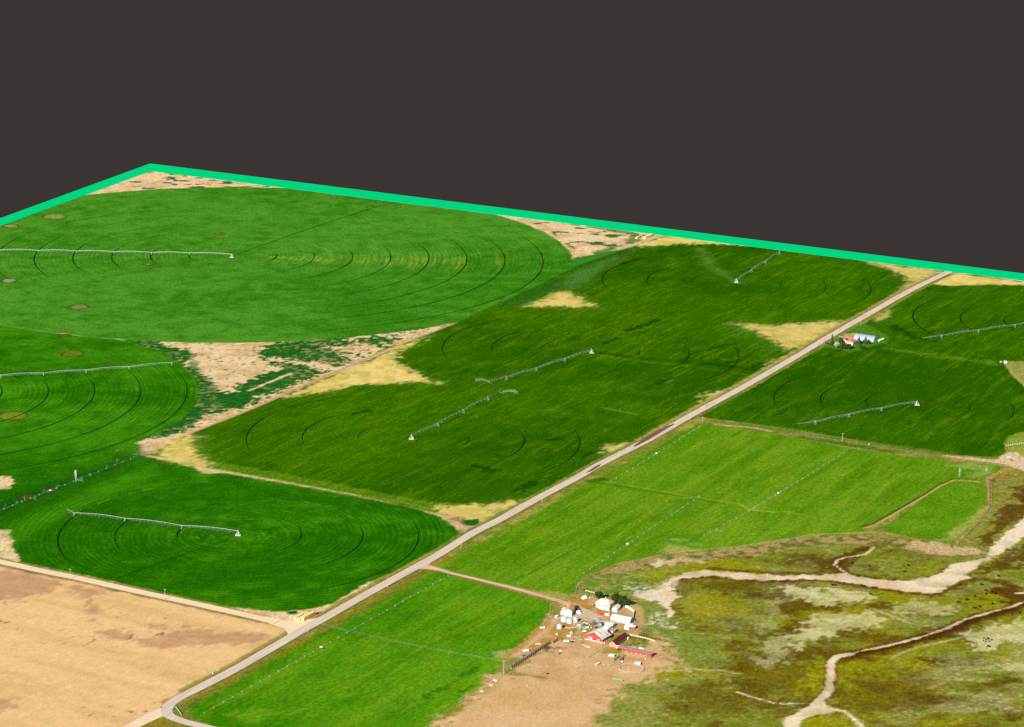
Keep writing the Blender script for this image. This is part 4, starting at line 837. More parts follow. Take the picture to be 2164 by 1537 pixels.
# water sprays
def mist():
    m = bpy.data.materials.new('water_droplets'); m.use_nodes = True; nt = m.node_tree; b = nt.nodes['Principled BSDF']
    b.inputs['Base Color'].default_value = (.85, .9, .92, 1); b.inputs['Roughness'].default_value = .4; b.inputs['Alpha'].default_value = .4; return m
m_mist = mist()
def spray(label, a, tip, h, n=500, w=1.0, seed=1, size=.22):
    rnd = random.Random(seed); p0 = Vector((*G(*a), 0)); p1 = Vector((*G(*tip), 0)) - p0; mb = MB(); s = Vector((-p1.y, p1.x, 0)).normalized() if p1.length > .1 else Vector((1, 0, 0))
    for i in range(n):
        t = rnd.random() ** .8; q = p1 * t + Vector((0, 0, .8 + 4 * h * t * (1 - t))) + s * rnd.gauss(0, w * (.15 + t)) + Vector((rnd.gauss(0, .2), rnd.gauss(0, .2), rnd.gauss(0, .3 + .9 * t)))
        if q.z < 0: q.z = .1
        r = size * rnd.uniform(.3, .7); v = [Vector((rnd.gauss(0, 1), rnd.gauss(0, 1), rnd.gauss(0, 1))).normalized() * r for _ in range(3)]
        mb.add([q + v[0], q + v[1], q + v[2], q - v[0]], [(0, 1, 2), (0, 2, 3), (0, 1, 3)])
    o = mb.build('water_spray', m_mist, None, p0); return tag(o, label, 'water spray', 'water jets')
spray('arching water jet thrown left from the middle wheat strip arm', (1039, 812), (1004, 805), 2.2, 800, .5, 1)
spray('arching water jet thrown right from the nearest wheat strip arm', (1057, 832), (1094, 832), 2.4, 1000, .7, 2)
spray('tall white water jet near the left edge between the dark green circles', (159.5, 1019), (160.5, 1016), 9, 1300, .6, 3)
spray('low fan of water beside the tall white jet', (160, 1020), (176, 1018), 1.5, 250, 1.2, 13)
for i, (q, t2) in enumerate((((53, 1060), (51, 1055)), ((70, 1057), (76, 1058)), ((8, 1078), (14, 1070)), ((88, 1045), (98, 1040)), ((118, 1035), (126, 1029)), ((222, 993), (228, 990)), ((246, 982), (250, 974)), ((280, 968), (292, 965)), ((185, 1009), (192, 1005)), ((32, 1068), (38, 1066)))):
    spray('thin sprinkler jet along the left sprinkler line', q, t2, 1.6, 90, .5, 20 + i, .18)
spray('white water jet standing at the corner of the small field', (2026, 1013), (2028, 1008), 8, 500, .6, 5)
spray('faint double water jet beside the fence near the small field', (2083, 1003), (2085, 998), 3.5, 200, .7, 6)

# ------------------------------------------------------------------ power poles
def power_pole(label, p, h, arms=1, group='wooden power poles'):
    g0 = G(*p); root = thing('power_pole', label, 'power pole', g0, 0, group)
    MB().tube((0, 0, 0), (0, 0, h), .24, 7, .16).build('pole', m_pole, root)
    d = Vector((math.cos(U), math.sin(U), 0))
    for k in range(arms):
        z = h - .5 - k * 1.1; o = MB().tube(-d * 1.3 + Vector((0, 0, z)), d * 1.3 + Vector((0, 0, z)), .10, 4).build('crossarm', m_pole, root)
        mb = MB()
        for t in (-1.2, 0, 1.2): mb.tube(d * t + Vector((0, 0, z)), d * t + Vector((0, 0, z + .35)), .08, 5)
        mb.build('insulator', m_steel, o)
    return root
for p, h, l in (((148.6, 1224.6), 9.5, 'wooden power pole on the gravel road near the left edge'),
                ((348.8, 1267.1), 9.2, 'wooden power pole halfway along the gravel road'),
                ((576, 1320.5), 10.3, 'wooden power pole by the mouth of the gravel road'),
                ((651, 1336), 10, 'wooden power pole at the road junction carrying the field wires'),
                ((819.5, 1242), 8.6, 'wooden power pole on the road between junction and farm lane'),
                ((974.5, 1157.6), 8.4, 'wooden power pole on the road just above the farm lane mouth'),
                ((1145.3, 1062.7), 8.7, 'wooden power pole opposite the yellow corner of the wheat strip'),
                ((1307.8, 967), 6.5, 'short power pole beside the small pale patch by the road'),
                ((1458, 888.5), 7.0, 'power pole where the ditch track meets the main road'),
                ((1591, 813.7), 8.0, 'power pole below the farmstead on the main road'),
                ((1709, 745.4), 6.9, 'power pole on the road just before the farmstead'),
                ((1769, 709), 6.5, 'power pole at the farmstead driveway'),
                ((1818.5, 684.4), 5.8, 'power pole on the road just beyond the farmstead'),
                ((1922.5, 622), 5.5, 'farthest power pole on the main road near the green edge'),
                ((1780, 933), 8.6, 'lone wooden pole standing on the fence line between the right hand fields'),
                ((1064.3, 1426.4), 12.0, 'tall wooden pole with crossarm at the corral fence corner'),
                ((1485, 892.7), 6.0, 'pale pole just inside the field from the ditch track')):
    power_pole(l, p, h)
g1, g2 = G(651, 1336), G(1064.3, 1426.4)
for k, (o_, lb) in enumerate(((-1.2, 'upper thin wire strung over the near hay field'), (1.2, 'lower thin wire strung over the near hay field'))):
    mb = MB(); d = Vector((math.cos(U), math.sin(U), 0)) * 0 + Vector((math.cos(V), math.sin(V), 0)) * -o_
    P0 = Vector((*g1, 9.8)) + d; P1 = Vector((*g2, 11.4)) + d; pr = P0
    for i in range(1, 25):
        t = i / 24; q = P0.lerp(P1, t) - Vector((0, 0, 4 * 2.2 * t * (1 - t))); mb.tube(pr, q, .022, 4, cap=False); pr = q
    tag(mb.build('overhead_wire', m_steel), lb, 'wire', 'wires over the field')

# ------------------------------------------------------------------ fences
def fence(label, px, h=1.2, sp=4.0, rails=(1.1, .6), mat_=None, r=.09, cat='fence', rr=.03, solid=False, group=None):
    mat_ = mat_ or m_wood; P = [Vector((*q, 0)) for q in GL(px)]; o0 = P[0]
    root = thing('fence', label, cat, o0, 0, group or 'farm fences')
    posts = []; 
    for i in range(len(P) - 1):
        d = P[i + 1] - P[i]; n = max(1, int(d.length / sp))
        posts += [P[i] + d * (k / n) - o0 for k in range(n)]
    posts.append(P[-1] - o0)
    while len(posts) > 99: posts = posts[::2]
    base = MB().tube((0, 0, 0), (0, 0, h), r, 5).build('post', mat_, root); base.location = posts[0]
    for q in posts[1:]:
        c = base.copy(); C.objects.link(c); c.parent = root; c.location = q
    mb = MB()
    for i in range(len(P) - 1):
        a, b = P[i] - o0, P[i + 1] - o0
        if solid:
            e = (b - a); L = e.length; Mx = Matrix.Translation(a) @ Matrix.Rotation(math.atan2(e.y, e.x), 4, 'Z'); mb.box(0, -.05, .1, L, .05, h - .1, Mx)
        else:
            for z in rails: mb.tube(a + Vector((0, 0, z)), b + Vector((0, 0, z)), rr, 4)
    mb.build('board_panel' if solid else 'rail', mat_, root)
    return root
m_fw = m_white
fence('white board fence behind the silver round roofed barn', [Z1(1455, 390), Z1(1500, 400), Z1(1590, 465), Z1(1568, 590)], 1.9, 2.5, mat_=m_fw, solid=True)
fence('white rail fence left of the dark trees behind the farmhouse', [Z1(850, 145), Z1(985, 182)], 1.2, 2.5, mat_=m_fw, rr=.09)
fence('short pale fence between the white canopy and the farmhouse trees', [Z1(862, 262), Z1(960, 240)], 1.2, 2.5, mat_=m_fw, rr=.09)
fence('wire fence from the lane corner toward the white canopy', [Z1(640, 215), Z1(800, 205)], 1.2, 2.0)
fence('grey corral fence from the barn down the middle of the corral', [Z1(880, 1170), Z1(1055, 1060), Z1(1200, 985)], 1.6, 1.6, (1.5, 1.0, .5), r=.12, rr=.07)
fence('pale board fence along the top of the cattle pen', [Z1(1500, 815), Z1(1640, 845), Z1(1760, 870), Z1(1910, 915)], 1.5, 2.2, (1.35, .9, .45), M('pale_boards', (.6, .52, .4), .9, .2), rr=.1)
fence('rail fence closing the right side of the cattle pen', [Z1(1910, 915), Z1(1960, 990), Z1(1860, 1070)], 1.4, 2.5, (1.2, .6), rr=.05)
fence('curved wire fence on the slope right of the cattle pen', [Z1(1650, 700), Z1(1880, 720), Z1(1985, 780), Z1(1945, 865)], 1.2, 3)
fence('dark fence line from the corral gate up to the grain bins', [Z1(415, 880), Z1(470, 830), Z1(620, 780), Z1(720, 700)], 1.4, 2.2, (1.2, .8, .4), m_wood, rr=.06)
fence('wire fence running down left from the corral corner below the hay field', [(1076, 1418), (1030, 1450), (1000, 1468), (940, 1508), (890, 1545)], 1.3, 4, mat_=m_wood)
fence('dark post fence along the ditch between the right hand wheat and hay fields', [(1490, 891), (1564, 898), (1700, 918), (1800, 934), (1910, 950), (2035, 968), (2100, 976)], 1.5, 5.5, mat_=M('dark_posts', (.07, .045, .03), .9, .2), r=.13)
fence('wire fence along the edge of the upper hay field above the creek', [(1222, 1240), (1245, 1221), (1300, 1195), (1420, 1170), (1560, 1157), (1640, 1145), (1720, 1131), (1850, 1127)], 1.2, 6)
fence('fence beside the small field down to the creek bank', [(2094, 1012), (2096, 1070), (2063, 1110), (2024, 1150)], 1.3, 4)
fence('white post fence in the pasture at the right edge', [(2126, 943), (2164, 938)], 1.6, 2.6, mat_=m_fw, r=.14)
fence('dark snow fence where the upper hay field meets the farm', [(1216, 1256), (1219, 1240), (1235, 1224)], 1.3, 2.5, mat_=m_wood, rr=.06)
fence('fence along the right side of the near hay field', [Z1(320, 360), Z1(318, 430), Z1(290, 540), Z1(200, 650)], 1.2, 3, mat_=m_wood, rr=.05)
# windbreak
def windbreak(label, a, b, h=2.6):
    A0 = Vector((*G(*a), 0)); B0 = Vector((*G(*b), 0)); e = B0 - A0; L = e.length
    root = thing('windbreak_fence', label, 'fence', A0, math.atan2(e.y, e.x), 'farm fences')
    n = min(95, int(L / 3.0)); w = L / n; p = None
    for i in range(n):
        if p is None: p = MB().box(0, -.06, .2, w * .42, .06, h).build('board_panel', M('bleached_boards', (.55, .54, .55), .9, .2), root)
        else: c = p.copy(); C.objects.link(c); c.parent = root; c.location = (i * w, 0, 0)
    mb = MB()
    for i in range(n + 1): mb.tube((i * w, .25, 0), (i * w, .25, h), .11, 5)
    mb.box(0, .12, .3, L, .2, .5); mb.box(0, .12, h - .5, L, .2, h - .3); mb.build('frame', m_wood, root)
    bk = MB(); 
    for i in range(n): bk.box(i * w + w * .42, .30, .1, i * w + w, .34, h)
    bk.build('gap_shade_board', M('gap_shade', (.05, .03, .025), .9, .2), root)  # near-black colour paints the shade in the gaps between pale boards
    MB().box(0, -.2, h, L, .5, h + .12).build('cap_rail', M('cap_board', (.2, .07, .05), .9, .2), root)
windbreak('long windbreak fence of pale boards with dark shaded gaps on the left side of the corral', (1080, 1416), (1163, 1361))
windbreak('short piece of board windbreak by the red gate above the corral', (1168, 1362), (1179, 1354), 2.0)
# round pen
g0 = G(*Z1(1545, 1335)); root = thing('round_pen', 'circular rail pen on bare dirt below the long red shed', 'animal pen', g0, 0)
n = 40; pts = [Vector((9.4 * math.cos(6.2832 * i / n), 9.4 * math.sin(6.2832 * i / n), 0)) for i in range(n)]
b0 = None
for q in pts:
    if b0 is None: b0 = MB().tube((0, 0, 0), (0, 0, 1.8), .09, 5).build('post', m_wood, root); b0.location = q
    else: c = b0.copy(); C.objects.link(c); c.parent = root; c.location = q
for z in (.5, 1.1, 1.7):
    mb = MB()
    for i in range(n): mb.tube(pts[i] + Vector((0, 0, z)), pts[(i + 1) % n] + Vector((0, 0, z)), .06, 4)
    mb.build('rail', M('dusty_rail', (.48, .36, .26), .9, .2), root)

# ------------------------------------------------------------------ buildings
def house(name, label, o, w, d, hw, hr, mw, mr, ridge='v', over=.35, rot=None, cat='farm building', group=None, openings=(), base_=None, gambrel=False, chimney=None, hip=False):
    """o: photo pixel of the leftmost ground corner; x runs along U, y along V"""
    root = thing(name, label, cat, G(*o), U if rot is None else rot, group)
    a, b = (w, d) if ridge == 'v' else (d, w)       # a = gable span, b = length
    mb = MB()
    prof = [(0, 0), (a, 0), (a, hw), (a / 2, hw + hr), (0, hw)]
    if gambrel: prof = [(0, 0), (a, 0), (a, hw), (a * .74, hw + hr * .42), (a / 2, hw + hr), (a * .26, hw + hr * .42), (0, hw)]
    if hip: prof = [(0, 0), (a, 0), (a, hw), (0, hw)]
    if ridge == 'v': mb.extr(prof, 0, b)
    else: mb.extr(prof, 0, b, 'x')
    mb.build('wall', mw, root)
    rf = MB(); t = .16
    if hip:
        x0, x1, y0, y1 = -over, w + over, -over, d + over; z0 = hw
        if ridge == 'u': r1, r2 = (w * .25, d / 2), (w * .75, d / 2)
        else: r1, r2 = (w / 2, d * .25), (w / 2, d * .75)
        vs = [(x0, y0, z0), (x1, y0, z0), (x1, y1, z0), (x0, y1, z0), (*r1, z0 + hr), (*r2, z0 + hr)]
        fs = [(0, 1, 5, 4), (1, 2, 5), (2, 3, 4, 5), (3, 0, 4)] if ridge == 'u' else [(0, 1, 4), (1, 2, 5, 4), (2, 3, 5), (3, 0, 4, 5)]
        rf.add(vs, fs + [(0, 3, 2, 1)])
    else:
        top = [p_ for p_ in prof[2:]] 
        for i in range(len(top) - 1):
            (xa, za), (xb, zb) = top[i], top[i + 1]
            dx, dz = xb - xa, zb - za; Ls = math.hypot(dx, dz); ux, uz = dx / Ls, dz / Ls
            if i == 0: xa -= ux * over; za -= uz * over
            if i == len(top) - 2: xb += ux * over; zb += uz * over
            nx_, nz_ = (uz, -ux) if (-ux) > 0 else (-uz, ux)
            q = [(xa + nx_ * .02, za + nz_ * .02), (xb + nx_ * .02, zb + nz_ * .02), (xb + nx_ * t, zb + nz_ * t), (xa + nx_ * t, za + nz_ * t)]
            if ridge == 'v': rf.extr(q, -over, b + over)
            else: rf.extr(q, -over, b + over, 'x')
    ro = rf.build('roof', mr, root)
    if chimney: MB().box(chimney[0] - .4, chimney[1] - .4, hw, chimney[0] + .4, chimney[1] + .4, hw + hr + 1.0).build('chimney', m_white, ro)
    for (kind, side, u0, z0, ww, hh, mm) in openings:
        ob = MB(); e = .06
        if side == 'f': ob.box(u0, -e, z0, u0 + ww, .02, z0 + hh)
        else: ob.box(w - .02, u0, z0, w + e, u0 + ww, z0 + hh)
        p_ = ob.build(kind, mm, root)
    if base_: 
        MB().box(-.05, -.08, 0, w + .05, d + .05, base_).build('foundation', M('concrete_base', (.6, .55, .48)), root)
    return root
W = lambda u, z, s='f', w_=1.0, h_=1.1, m_=None: ('window', s, u, z, w_, h_, m_ or m_glass)
D = lambda u, s='f', w_=1.1, h_=2.1, m_=None: ('door', s, u, 0.05, w_, h_, m_ or m_wood)
# big red barn
house('barn', 'large red barn with broad weathered pale roof and black loft opening', Z1(840, 868), 16.2, 12.5, 3.4, 4.4, m_red, m_oldroof, 'v', .5, R(-33), base_=.5,
      openings=(W(3.0, 1.6, m_=m_white), W(5.3, .8, w_=1.2, h_=2.0, m_=m_white), ('door', 'f', 7.7, .3, 1.9, 2.6, m_dark), ('loft_door', 'f', 7.2, 5.4, 1.9, 1.6, m_dark), ('loft_door', 'f', 7.5, 3.9, 1.0, .8, m_dark), W(12.0, 1.2, m_=m_white), W(4.5, 1.4, 's', m_=m_white)))
house('shed', 'small red shed with grey roof attached beside the large red barn', Z1(1190, 775), 4.8, 5, 2.2, .8, m_red, m_greyroof, 'v', .25, R(-33), openings=(('door', 'f', 2.6, .1, 1.8, 1.8, m_white), W(2.0, 1.0, 's', m_=m_white)))
house('shed', 'low lean-to with flat tan roof behind the large red barn', Z1(1115, 735), 4.6, 7.5, 2.4, .5, m_tanroof, m_tanroof, 'u', .2, R(-33))
house('barn', 'narrow barn with dark red metal roof and pinkish gable wall', Z1(1205, 975), 5.8, 22, 2.4, 2.2, M('faded_red_boards', (.50, .22, .15), .85, .25, .8, wave=('X', 2.2, .2)), m_dkred, 'v', .35, None, openings=(W(2.2, 1.5, w_=.8), ('door', 's', 8, .1, 2.2, 1.9, m_wood), ('door', 's', 15, .1, 2.2, 1.9, m_wood)))
MB().extr([(0, 0), (2.9, 0), (2.9, .06), (0, .06)], 0, 3.4)
# open long red shed
def longshed():
    root = thing('cattle_shed', 'long open fronted red cattle shed with grey roof and posts', 'farm building', G(*Z1(1335, 1050)), U)
    L, dd, hf, hb = 29.5, 6.0, 3.3, 2.4
    MB().add([(-.3, -.4, hf), (L + .3, -.4, hf), (L + .3, dd + .2, hb), (-.3, dd + .2, hb), (-.3, -.4, hf + .18), (L + .3, -.4, hf + .18), (L + .3, dd + .2, hb + .18), (-.3, dd + .2, hb + .18)], [(0, 3, 2, 1), (4, 5, 6, 7), (0, 1, 5, 4), (1, 2, 6, 5), (2, 3, 7, 6), (3, 0, 4, 7)]).build('roof', m_greyroof, root)
    MB().box(-.3, -.5, hf - 1.0, L + .3, -.42, hf + .1).build('fascia', m_redpaint, root)
    MB().box(0, dd - .1, 0, L, dd, hb - .02).build('back_wall', m_red, root)
    for x in (0, L - .1): MB().add([(x, 0, 0), (x, dd - .12, 0), (x, dd - .12, hb - .05), (x, 0, hf - .15), (x + .1, 0, 0), (x + .1, dd - .12, 0), (x + .1, dd - .12, hb - .05), (x + .1, 0, hf - .15)], [(0, 1, 2, 3), (7, 6, 5, 4), (0, 4, 5, 1), (1, 5, 6, 2), (2, 6, 7, 3), (3, 7, 4, 0)]).build('side_wall', m_red, root)
    for i in range(1, 7): MB().tube((L * i / 7, 0, 0), (L * i / 7, 0, hf - .05), .14, 5).build('post', M('shed_post', (.45, .25, .16)), root)
longshed()
# quonset
def quonset(label, o, L, w, h, mroof, mend, wall=1.2):
    root = thing('round_roofed_barn', label, 'farm building', G(*o), U)
    n = 14; arc = [(w / 2 - w / 2 * math.cos(math.pi * i / n), h * math.sin(math.pi * i / n)) for i in range(n + 1)]
    vs = []; fs = []
    for x in (0, L):
        vs += [(x, yy, zz) for yy, zz in arc]
    fs = [(i, i + 1, n + 2 + i, n + 1 + i) for i in range(n)]
    MB().add(vs, fs).build('roof', mroof, root)
    inner = [(w / 2 - (w / 2 - .15) * math.cos(math.pi * i / n), (h - .15) * math.sin(math.pi * i / n)) for i in range(n + 1)]
    for x in (.1, L - .2):
        MB().extr(inner, x, x + .1, 'x').build('end_wall', mend, root)
    MB().box(L - .09, w * .3, 0, L - .02, w * .7, h * .62).build('door', mend, root)
    for k in range(3): MB().box(L * (.2 + .3 * k) - .5, -.03, .5, L * (.2 + .3 * k) + .5, .4, 1.5).build('window', m_glass, root)
quonset('white corrugated round roofed barn with blue end wall in the near farmyard', Z1(1225, 590), 17.5, 8.5, 4.6, M('white_corrugated', (.44, .47, .47), .5, .05, 1, wave=('X', 1.4, .1)), M('blue_end_wall', (.10, .19, .28), .7, .08))
# farmhouse
house('farmhouse', 'two storey white farmhouse with faded pink hipped roof and chimney', Z1(1003, 378), 12.4, 9.5, 4.2, 2.4, m_white, m_pinkroof, 'u', .4, None, 'house', hip=True, chimney=(6, 6), openings=(W(2, 1.2, w_=1.0), W(5, 1.2), W(9, 1.2), D(7, m_=m_pinkroof), W(3, 1.2, 's')))
house('porch', 'low white front wing with pink roof attached before the farmhouse', Z1(1050, 408), 8.8, 3, 2.4, 1.0, m_white, m_pinkroof, 'v', .3, None, 'house', openings=(W(1.5, 1.0, w_=.9), W(6, 1.0, w_=.9)))
house('shed', 'small white shed with brown roof and side stoop behind the round roofed barn', Z1(1252, 450), 4.2, 8.5, 2.6, 1.4, m_white, m_tanroof, 'v', .3, R(-20), openings=(W(3, 1, 's', m_=m_dark),))
house('shop', 'tall white gabled shop with rust orange roof beside the farm lane', Z1(530, 520), 5.6, 14, 4.4, 1.9, m_white, m_brownroof, 'v', .3, R(-12), openings=(D(2.2, m_=m_wood), W(5, 1.2, 's'), ('door', 's', 8, .05, 2.6, 2.6, m_dark)))
house('lean_to', 'lower white lean-to on the left side of the tall white shop', Z1(470, 500), 3.4, 8.5, 2.6, .8, m_white, m_white, 'v', .2, R(-12))
house('shed', 'white annex with maroon side wall on the far side of the shop', Z1(610, 410), 3.2, 3, 2.8, .3, M('maroon_wall', (.2, .02, .06)), m_white, 'v', .2, R(-12))
house('storage_trailer', 'long white box trailer with red end between barn and round roofed barn', Z1(1145, 680), 6.8, 4.2, 2.8, .3, m_white, m_white, 'u', .1, None, 'trailer', openings=(('door', 's', .5, .3, 2.6, 2.0, m_redpaint),))
house('shed', 'shed with flat tan roof under the blue end of the round roofed barn', Z1(1450, 690), 5.6, 5, 2.2, .4, m_white, m_tanroof, 'u', .2, None)
house('shed', 'tiny white shed between the tan roofed shed and the grassy yard', Z1(1440, 720), 3.6, 2.4, 1.7, .6, m_white, m_white, 'u', .2, None)
house('shed', 'small red shed with whitish roof on the right edge of the farmyard', Z1(1535, 715), 3.6, 4, 2.1, .6, m_red, M('whitish_roof', (.6, .5, .5)), 'u', .25, None, openings=(('door', 's', 1, .05, 1.4, 1.6, m_dark),))
house('stall', 'white wall piece joining the narrow barn and long cattle shed', Z1(1310, 1005), 3.4, 1.6, 1.5, .2, m_white, m_white, 'u', .1, None, 'shed')
house('canopy', 'little white gabled shelter in the grass behind the lane', Z1(785, 255), 2.6, 3.6, 1.0, 1.5, m_white, m_white, 'v', .1, R(-45), 'shelter')
# second farmstead
quonset('silver round roofed shed at the distant farmstead right of the road', (1804, 718), 24, 13, 6.0, m_galv, M('grey_end', (.35, .38, .42), .7, .08))
house('farmhouse', 'white bungalow with orange red roof among the distant farmstead trees', (1786, 727.5), 9, 12, 3.2, 2.2, m_white, m_orangeroof, 'v', .6, R(-32), 'house', hip=True, openings=(W(1.5, 1.0, w_=1.4), W(6, 1.0, w_=1.4)))
house('garage', 'small dark red garage left of the distant white bungalow', (1781, 722.5), 4, 6, 2.2, 1.0, m_white, M('maroon_roof', (.2, .03, .03)), 'v', .3, None, 'garage')
tk = MB()
for i in range(12):
    a0, a1 = math.pi * i / 12, math.pi * (i + 1) / 12
root = thing('fuel_tank', 'white horizontal tank at the right end of the distant silver shed', 'tank', G(1857, 723), V * .85)
tb_ = MB(); tb_.tube((0, 0, 1.6), (10, 0, 1.6), 1.2, 14); tb_.tube((-.7, 0, 1.6), (0, 0, 1.6), .6, 14, 1.2); tb_.tube((10, 0, 1.6), (10.7, 0, 1.6), 1.2, 14, .6); tb_.build('tank', m_white, root, smooth=False)
for x in (2, 8): MB().box(x, -.8, 0, x + .4, .8, .8).build('leg', m_rust, root)
# grain bins
def bin_(label, px, r=2.7, h=3.6):
    root = thing('grain_bin', label, 'grain bin', G(*px), 0, 'grain bins')
    MB().tube((0, 0, 0), (0, 0, h), r, 24).build('wall', M('bin_steel', (.36, .38, .38), .5, .06, 1, wave=('Z', 2.5, .15)), root)
    c = MB().tube((0, 0, h + .002), (0, 0, h + 1.2), r + .12, 24, .35).build('roof', M('bin_roof', (.30, .33, .35), .5, .06), root)
    MB().tube((0, 0, h + 1.18), (0, 0, h + 1.5), .4, 10).build('cap', m_steel, c)
    MB().box(-.4, -r - .06, .4, .4, -r + .2, 1.9).build('door', m_galv, root)
bin_('leftmost round steel grain bin below the white shop', Z1(522, 595), 2.8, 3.0)
bin_('middle round steel grain bin set in front of its neighbours', Z1(605, 622), 2.5, 3.0)
bin_('right round steel grain bin of the three below the shop', Z1(690, 608), 2.4, 3.0)
bin_('lone round steel grain bin standing on golden grass', Z1(450, 705), 2.3, 2.6)

# ------------------------------------------------------------------ vehicles and gear
def vehicle(name, label, px, rz, L, w, h, paint, kind='car', cat='car', group='farm vehicles'):
    root = thing(name, label, cat, G(*px), rz, group); hb = h * .55; g = .35
    if kind == 'pickup':
        prof = [(-L / 2, g), (L / 2, g), (L / 2, hb), (L * .22, hb + .05), (L * .12, h), (-L * .12, h), (-L * .16, hb), (-L / 2, hb)]
    elif kind == 'van': prof = [(-L / 2, g), (L / 2, g), (L / 2, hb), (L * .36, h), (-L / 2 + .1, h), (-L / 2, hb)]
    else: prof = [(-L / 2, g), (L / 2, g), (L / 2, hb - .1), (L * .25, hb), (L * .08, h), (-L * .28, h), (-L * .40, hb), (-L / 2, hb - .05)]
    MB().extr(prof, -w / 2, w / 2).build('body', paint, root)
    gz = MB()
    for s in (-1, 1): gz.box(-L * .1, s * (w / 2 + .01) - .015, hb + .05, L * .1, s * (w / 2 + .01) + .015, h - .15)
    gz.add([(L * .225, -w * .42, hb + .08), (L * .225, w * .42, hb + .08), (L * .135, w * .4, h - .1), (L * .135, -w * .4, h - .1)], [(0, 1, 2, 3)])
    gz.build('window', m_glass, root)
    for sx in (-.3, .3):
        for s in (-1, 1):
            wl_ = MB().wheel((L * sx, s * (w / 2 - .08), .36), .36, .26, (0, 1, 0)).build('wheel', m_tyre, root); MB().wheel((L * sx, s * (w / 2 + .06), .36), .2, .03, (0, 1, 0)).build('rim', m_steel, wl_)
    for s in (-1, 1): MB().box(L / 2 - .02, s * w * .36 - .15, hb - .35, L / 2 + .04, s * w * .36 + .15, hb - .15).build('headlight', m_white, root)
    return root
vehicle('parked_truck', 'white and dark truck parked on gravel right of the white shop', Z1(735, 480), R(118), 6.2, 2.3, 2.4, m_white, 'pickup', 'truck')
vehicle('parked_car', 'dark car in the shade behind the white truck', Z1(725, 425), R(150), 4.6, 1.9, 1.6, m_darkpaint)
vehicle('pickup_truck', 'bright red pickup parked below the farmhouse', Z1(1090, 505), R(10), 5.6, 2.1, 2.0, m_redpaint, 'pickup', 'pickup truck')
vehicle('parked_car', 'dark purple car parked left of the blue van in the yard', Z1(978, 640), R(98), 4.6, 1.9, 1.6, m_darkpaint)
vehicle('parked_van', 'blue grey van parked behind the large red barn', Z1(1055, 660), R(105), 6.6, 2.3, 2.4, m_blue, 'van', 'van')
vehicle('parked_car', 'small dark red car at the back corner of the large red barn', Z1(1012, 705), R(40), 3.6, 1.7, 1.4, M('maroon_paint', (.18, .01, .03), .3))
vehicle('parked_car', 'black car among the junk in the middle of the yard', Z1(835, 672), R(5), 4.4, 1.8, 1.5, m_darkpaint)
vehicle('parked_van', 'small white van on the grass left of the white shop', Z1(410, 540), R(60), 3.8, 1.7, 1.7, m_white, 'van', 'van')
def trailer(name, label, px, rz, L, w, h, mt, cat='trailer', group='farm trailers and wagons', flat=False):
    root = thing(name, label, cat, G(*px), rz, group)
    MB().box(-L / 2, -w / 2, .6, L / 2, w / 2, .75 if flat else h).build('box' if not flat else 'deck', mt, root)
    MB().tube((L / 2, 0, .6), (L / 2 + 1.4, 0, .5), .09, 4).build('hitch', m_dark, root)
    for s in (-1, 1): MB().wheel((-.3, s * (w / 2 - .05), .38), .38, .22, (0, 1, 0)).build('wheel', m_tyre, root)
trailer('stock_trailer', 'white trailer parked above the row of hay and the green wagon', Z1(1245, 1140), R(-15), 4.2, 1.9, 2.0, m_white)
trailer('flat_trailer', 'pale flat trailer tilted near the middle of the corral', Z1(1028, 1262), R(58), 5.2, 1.8, 1.2, M('pale_deck', (.55, .5, .45)))
trailer('stock_trailer', 'white trailer at the top edge of the round pen', Z1(1640, 1262), R(-10), 4.4, 2.0, 2.0, m_white)
trailer('flat_trailer', 'small white trailer at the top of the corral left of the barn', Z1(555, 915), R(-5), 4.2, 1.4, 1.4, m_white)
trailer('boat_trailer', 'pale boat shaped trailer on the track below the near hay field', Z1(190, 712), R(10), 3.8, 1.6, 1.3, m_white)
trailer('stock_trailer', 'pale trailer on the golden grass above the windbreak fence', (1111.5, 1377.5), R(20), 4.6, 1.8, 1.6, m_white)
trailer('wagon', 'green wagon beside the red tractor and green bales', Z1(1410, 1140), R(30), 3.2, 2.2, 1.5, m_green, 'wagon')
# tractor
root = thing('tractor', 'red tractor parked just below the green wagon', 'tractor', G(*Z1(1392, 1190)), R(-80))
MB().box(-.9, -.45, .7, 1.6, .45, 1.5).build('body', m_redpaint, root); MB().box(-1.0, -.6, 1.5, .3, .6, 2.4).build('cab', m_redpaint, root)
for s in (-1, 1): MB().wheel((-.6, s * .9, .8), .8, .4, (0, 1, 0)).build('rear_wheel', m_tyre, root); MB().wheel((1.2, s * .7, .45), .45, .3, (0, 1, 0)).build('front_wheel', m_tyre, root)
trailer('small_cart', 'small white cart behind the red tractor', Z1(1400, 1228), R(-80), 1.8, 1.4, 1.0, m_white, 'cart')
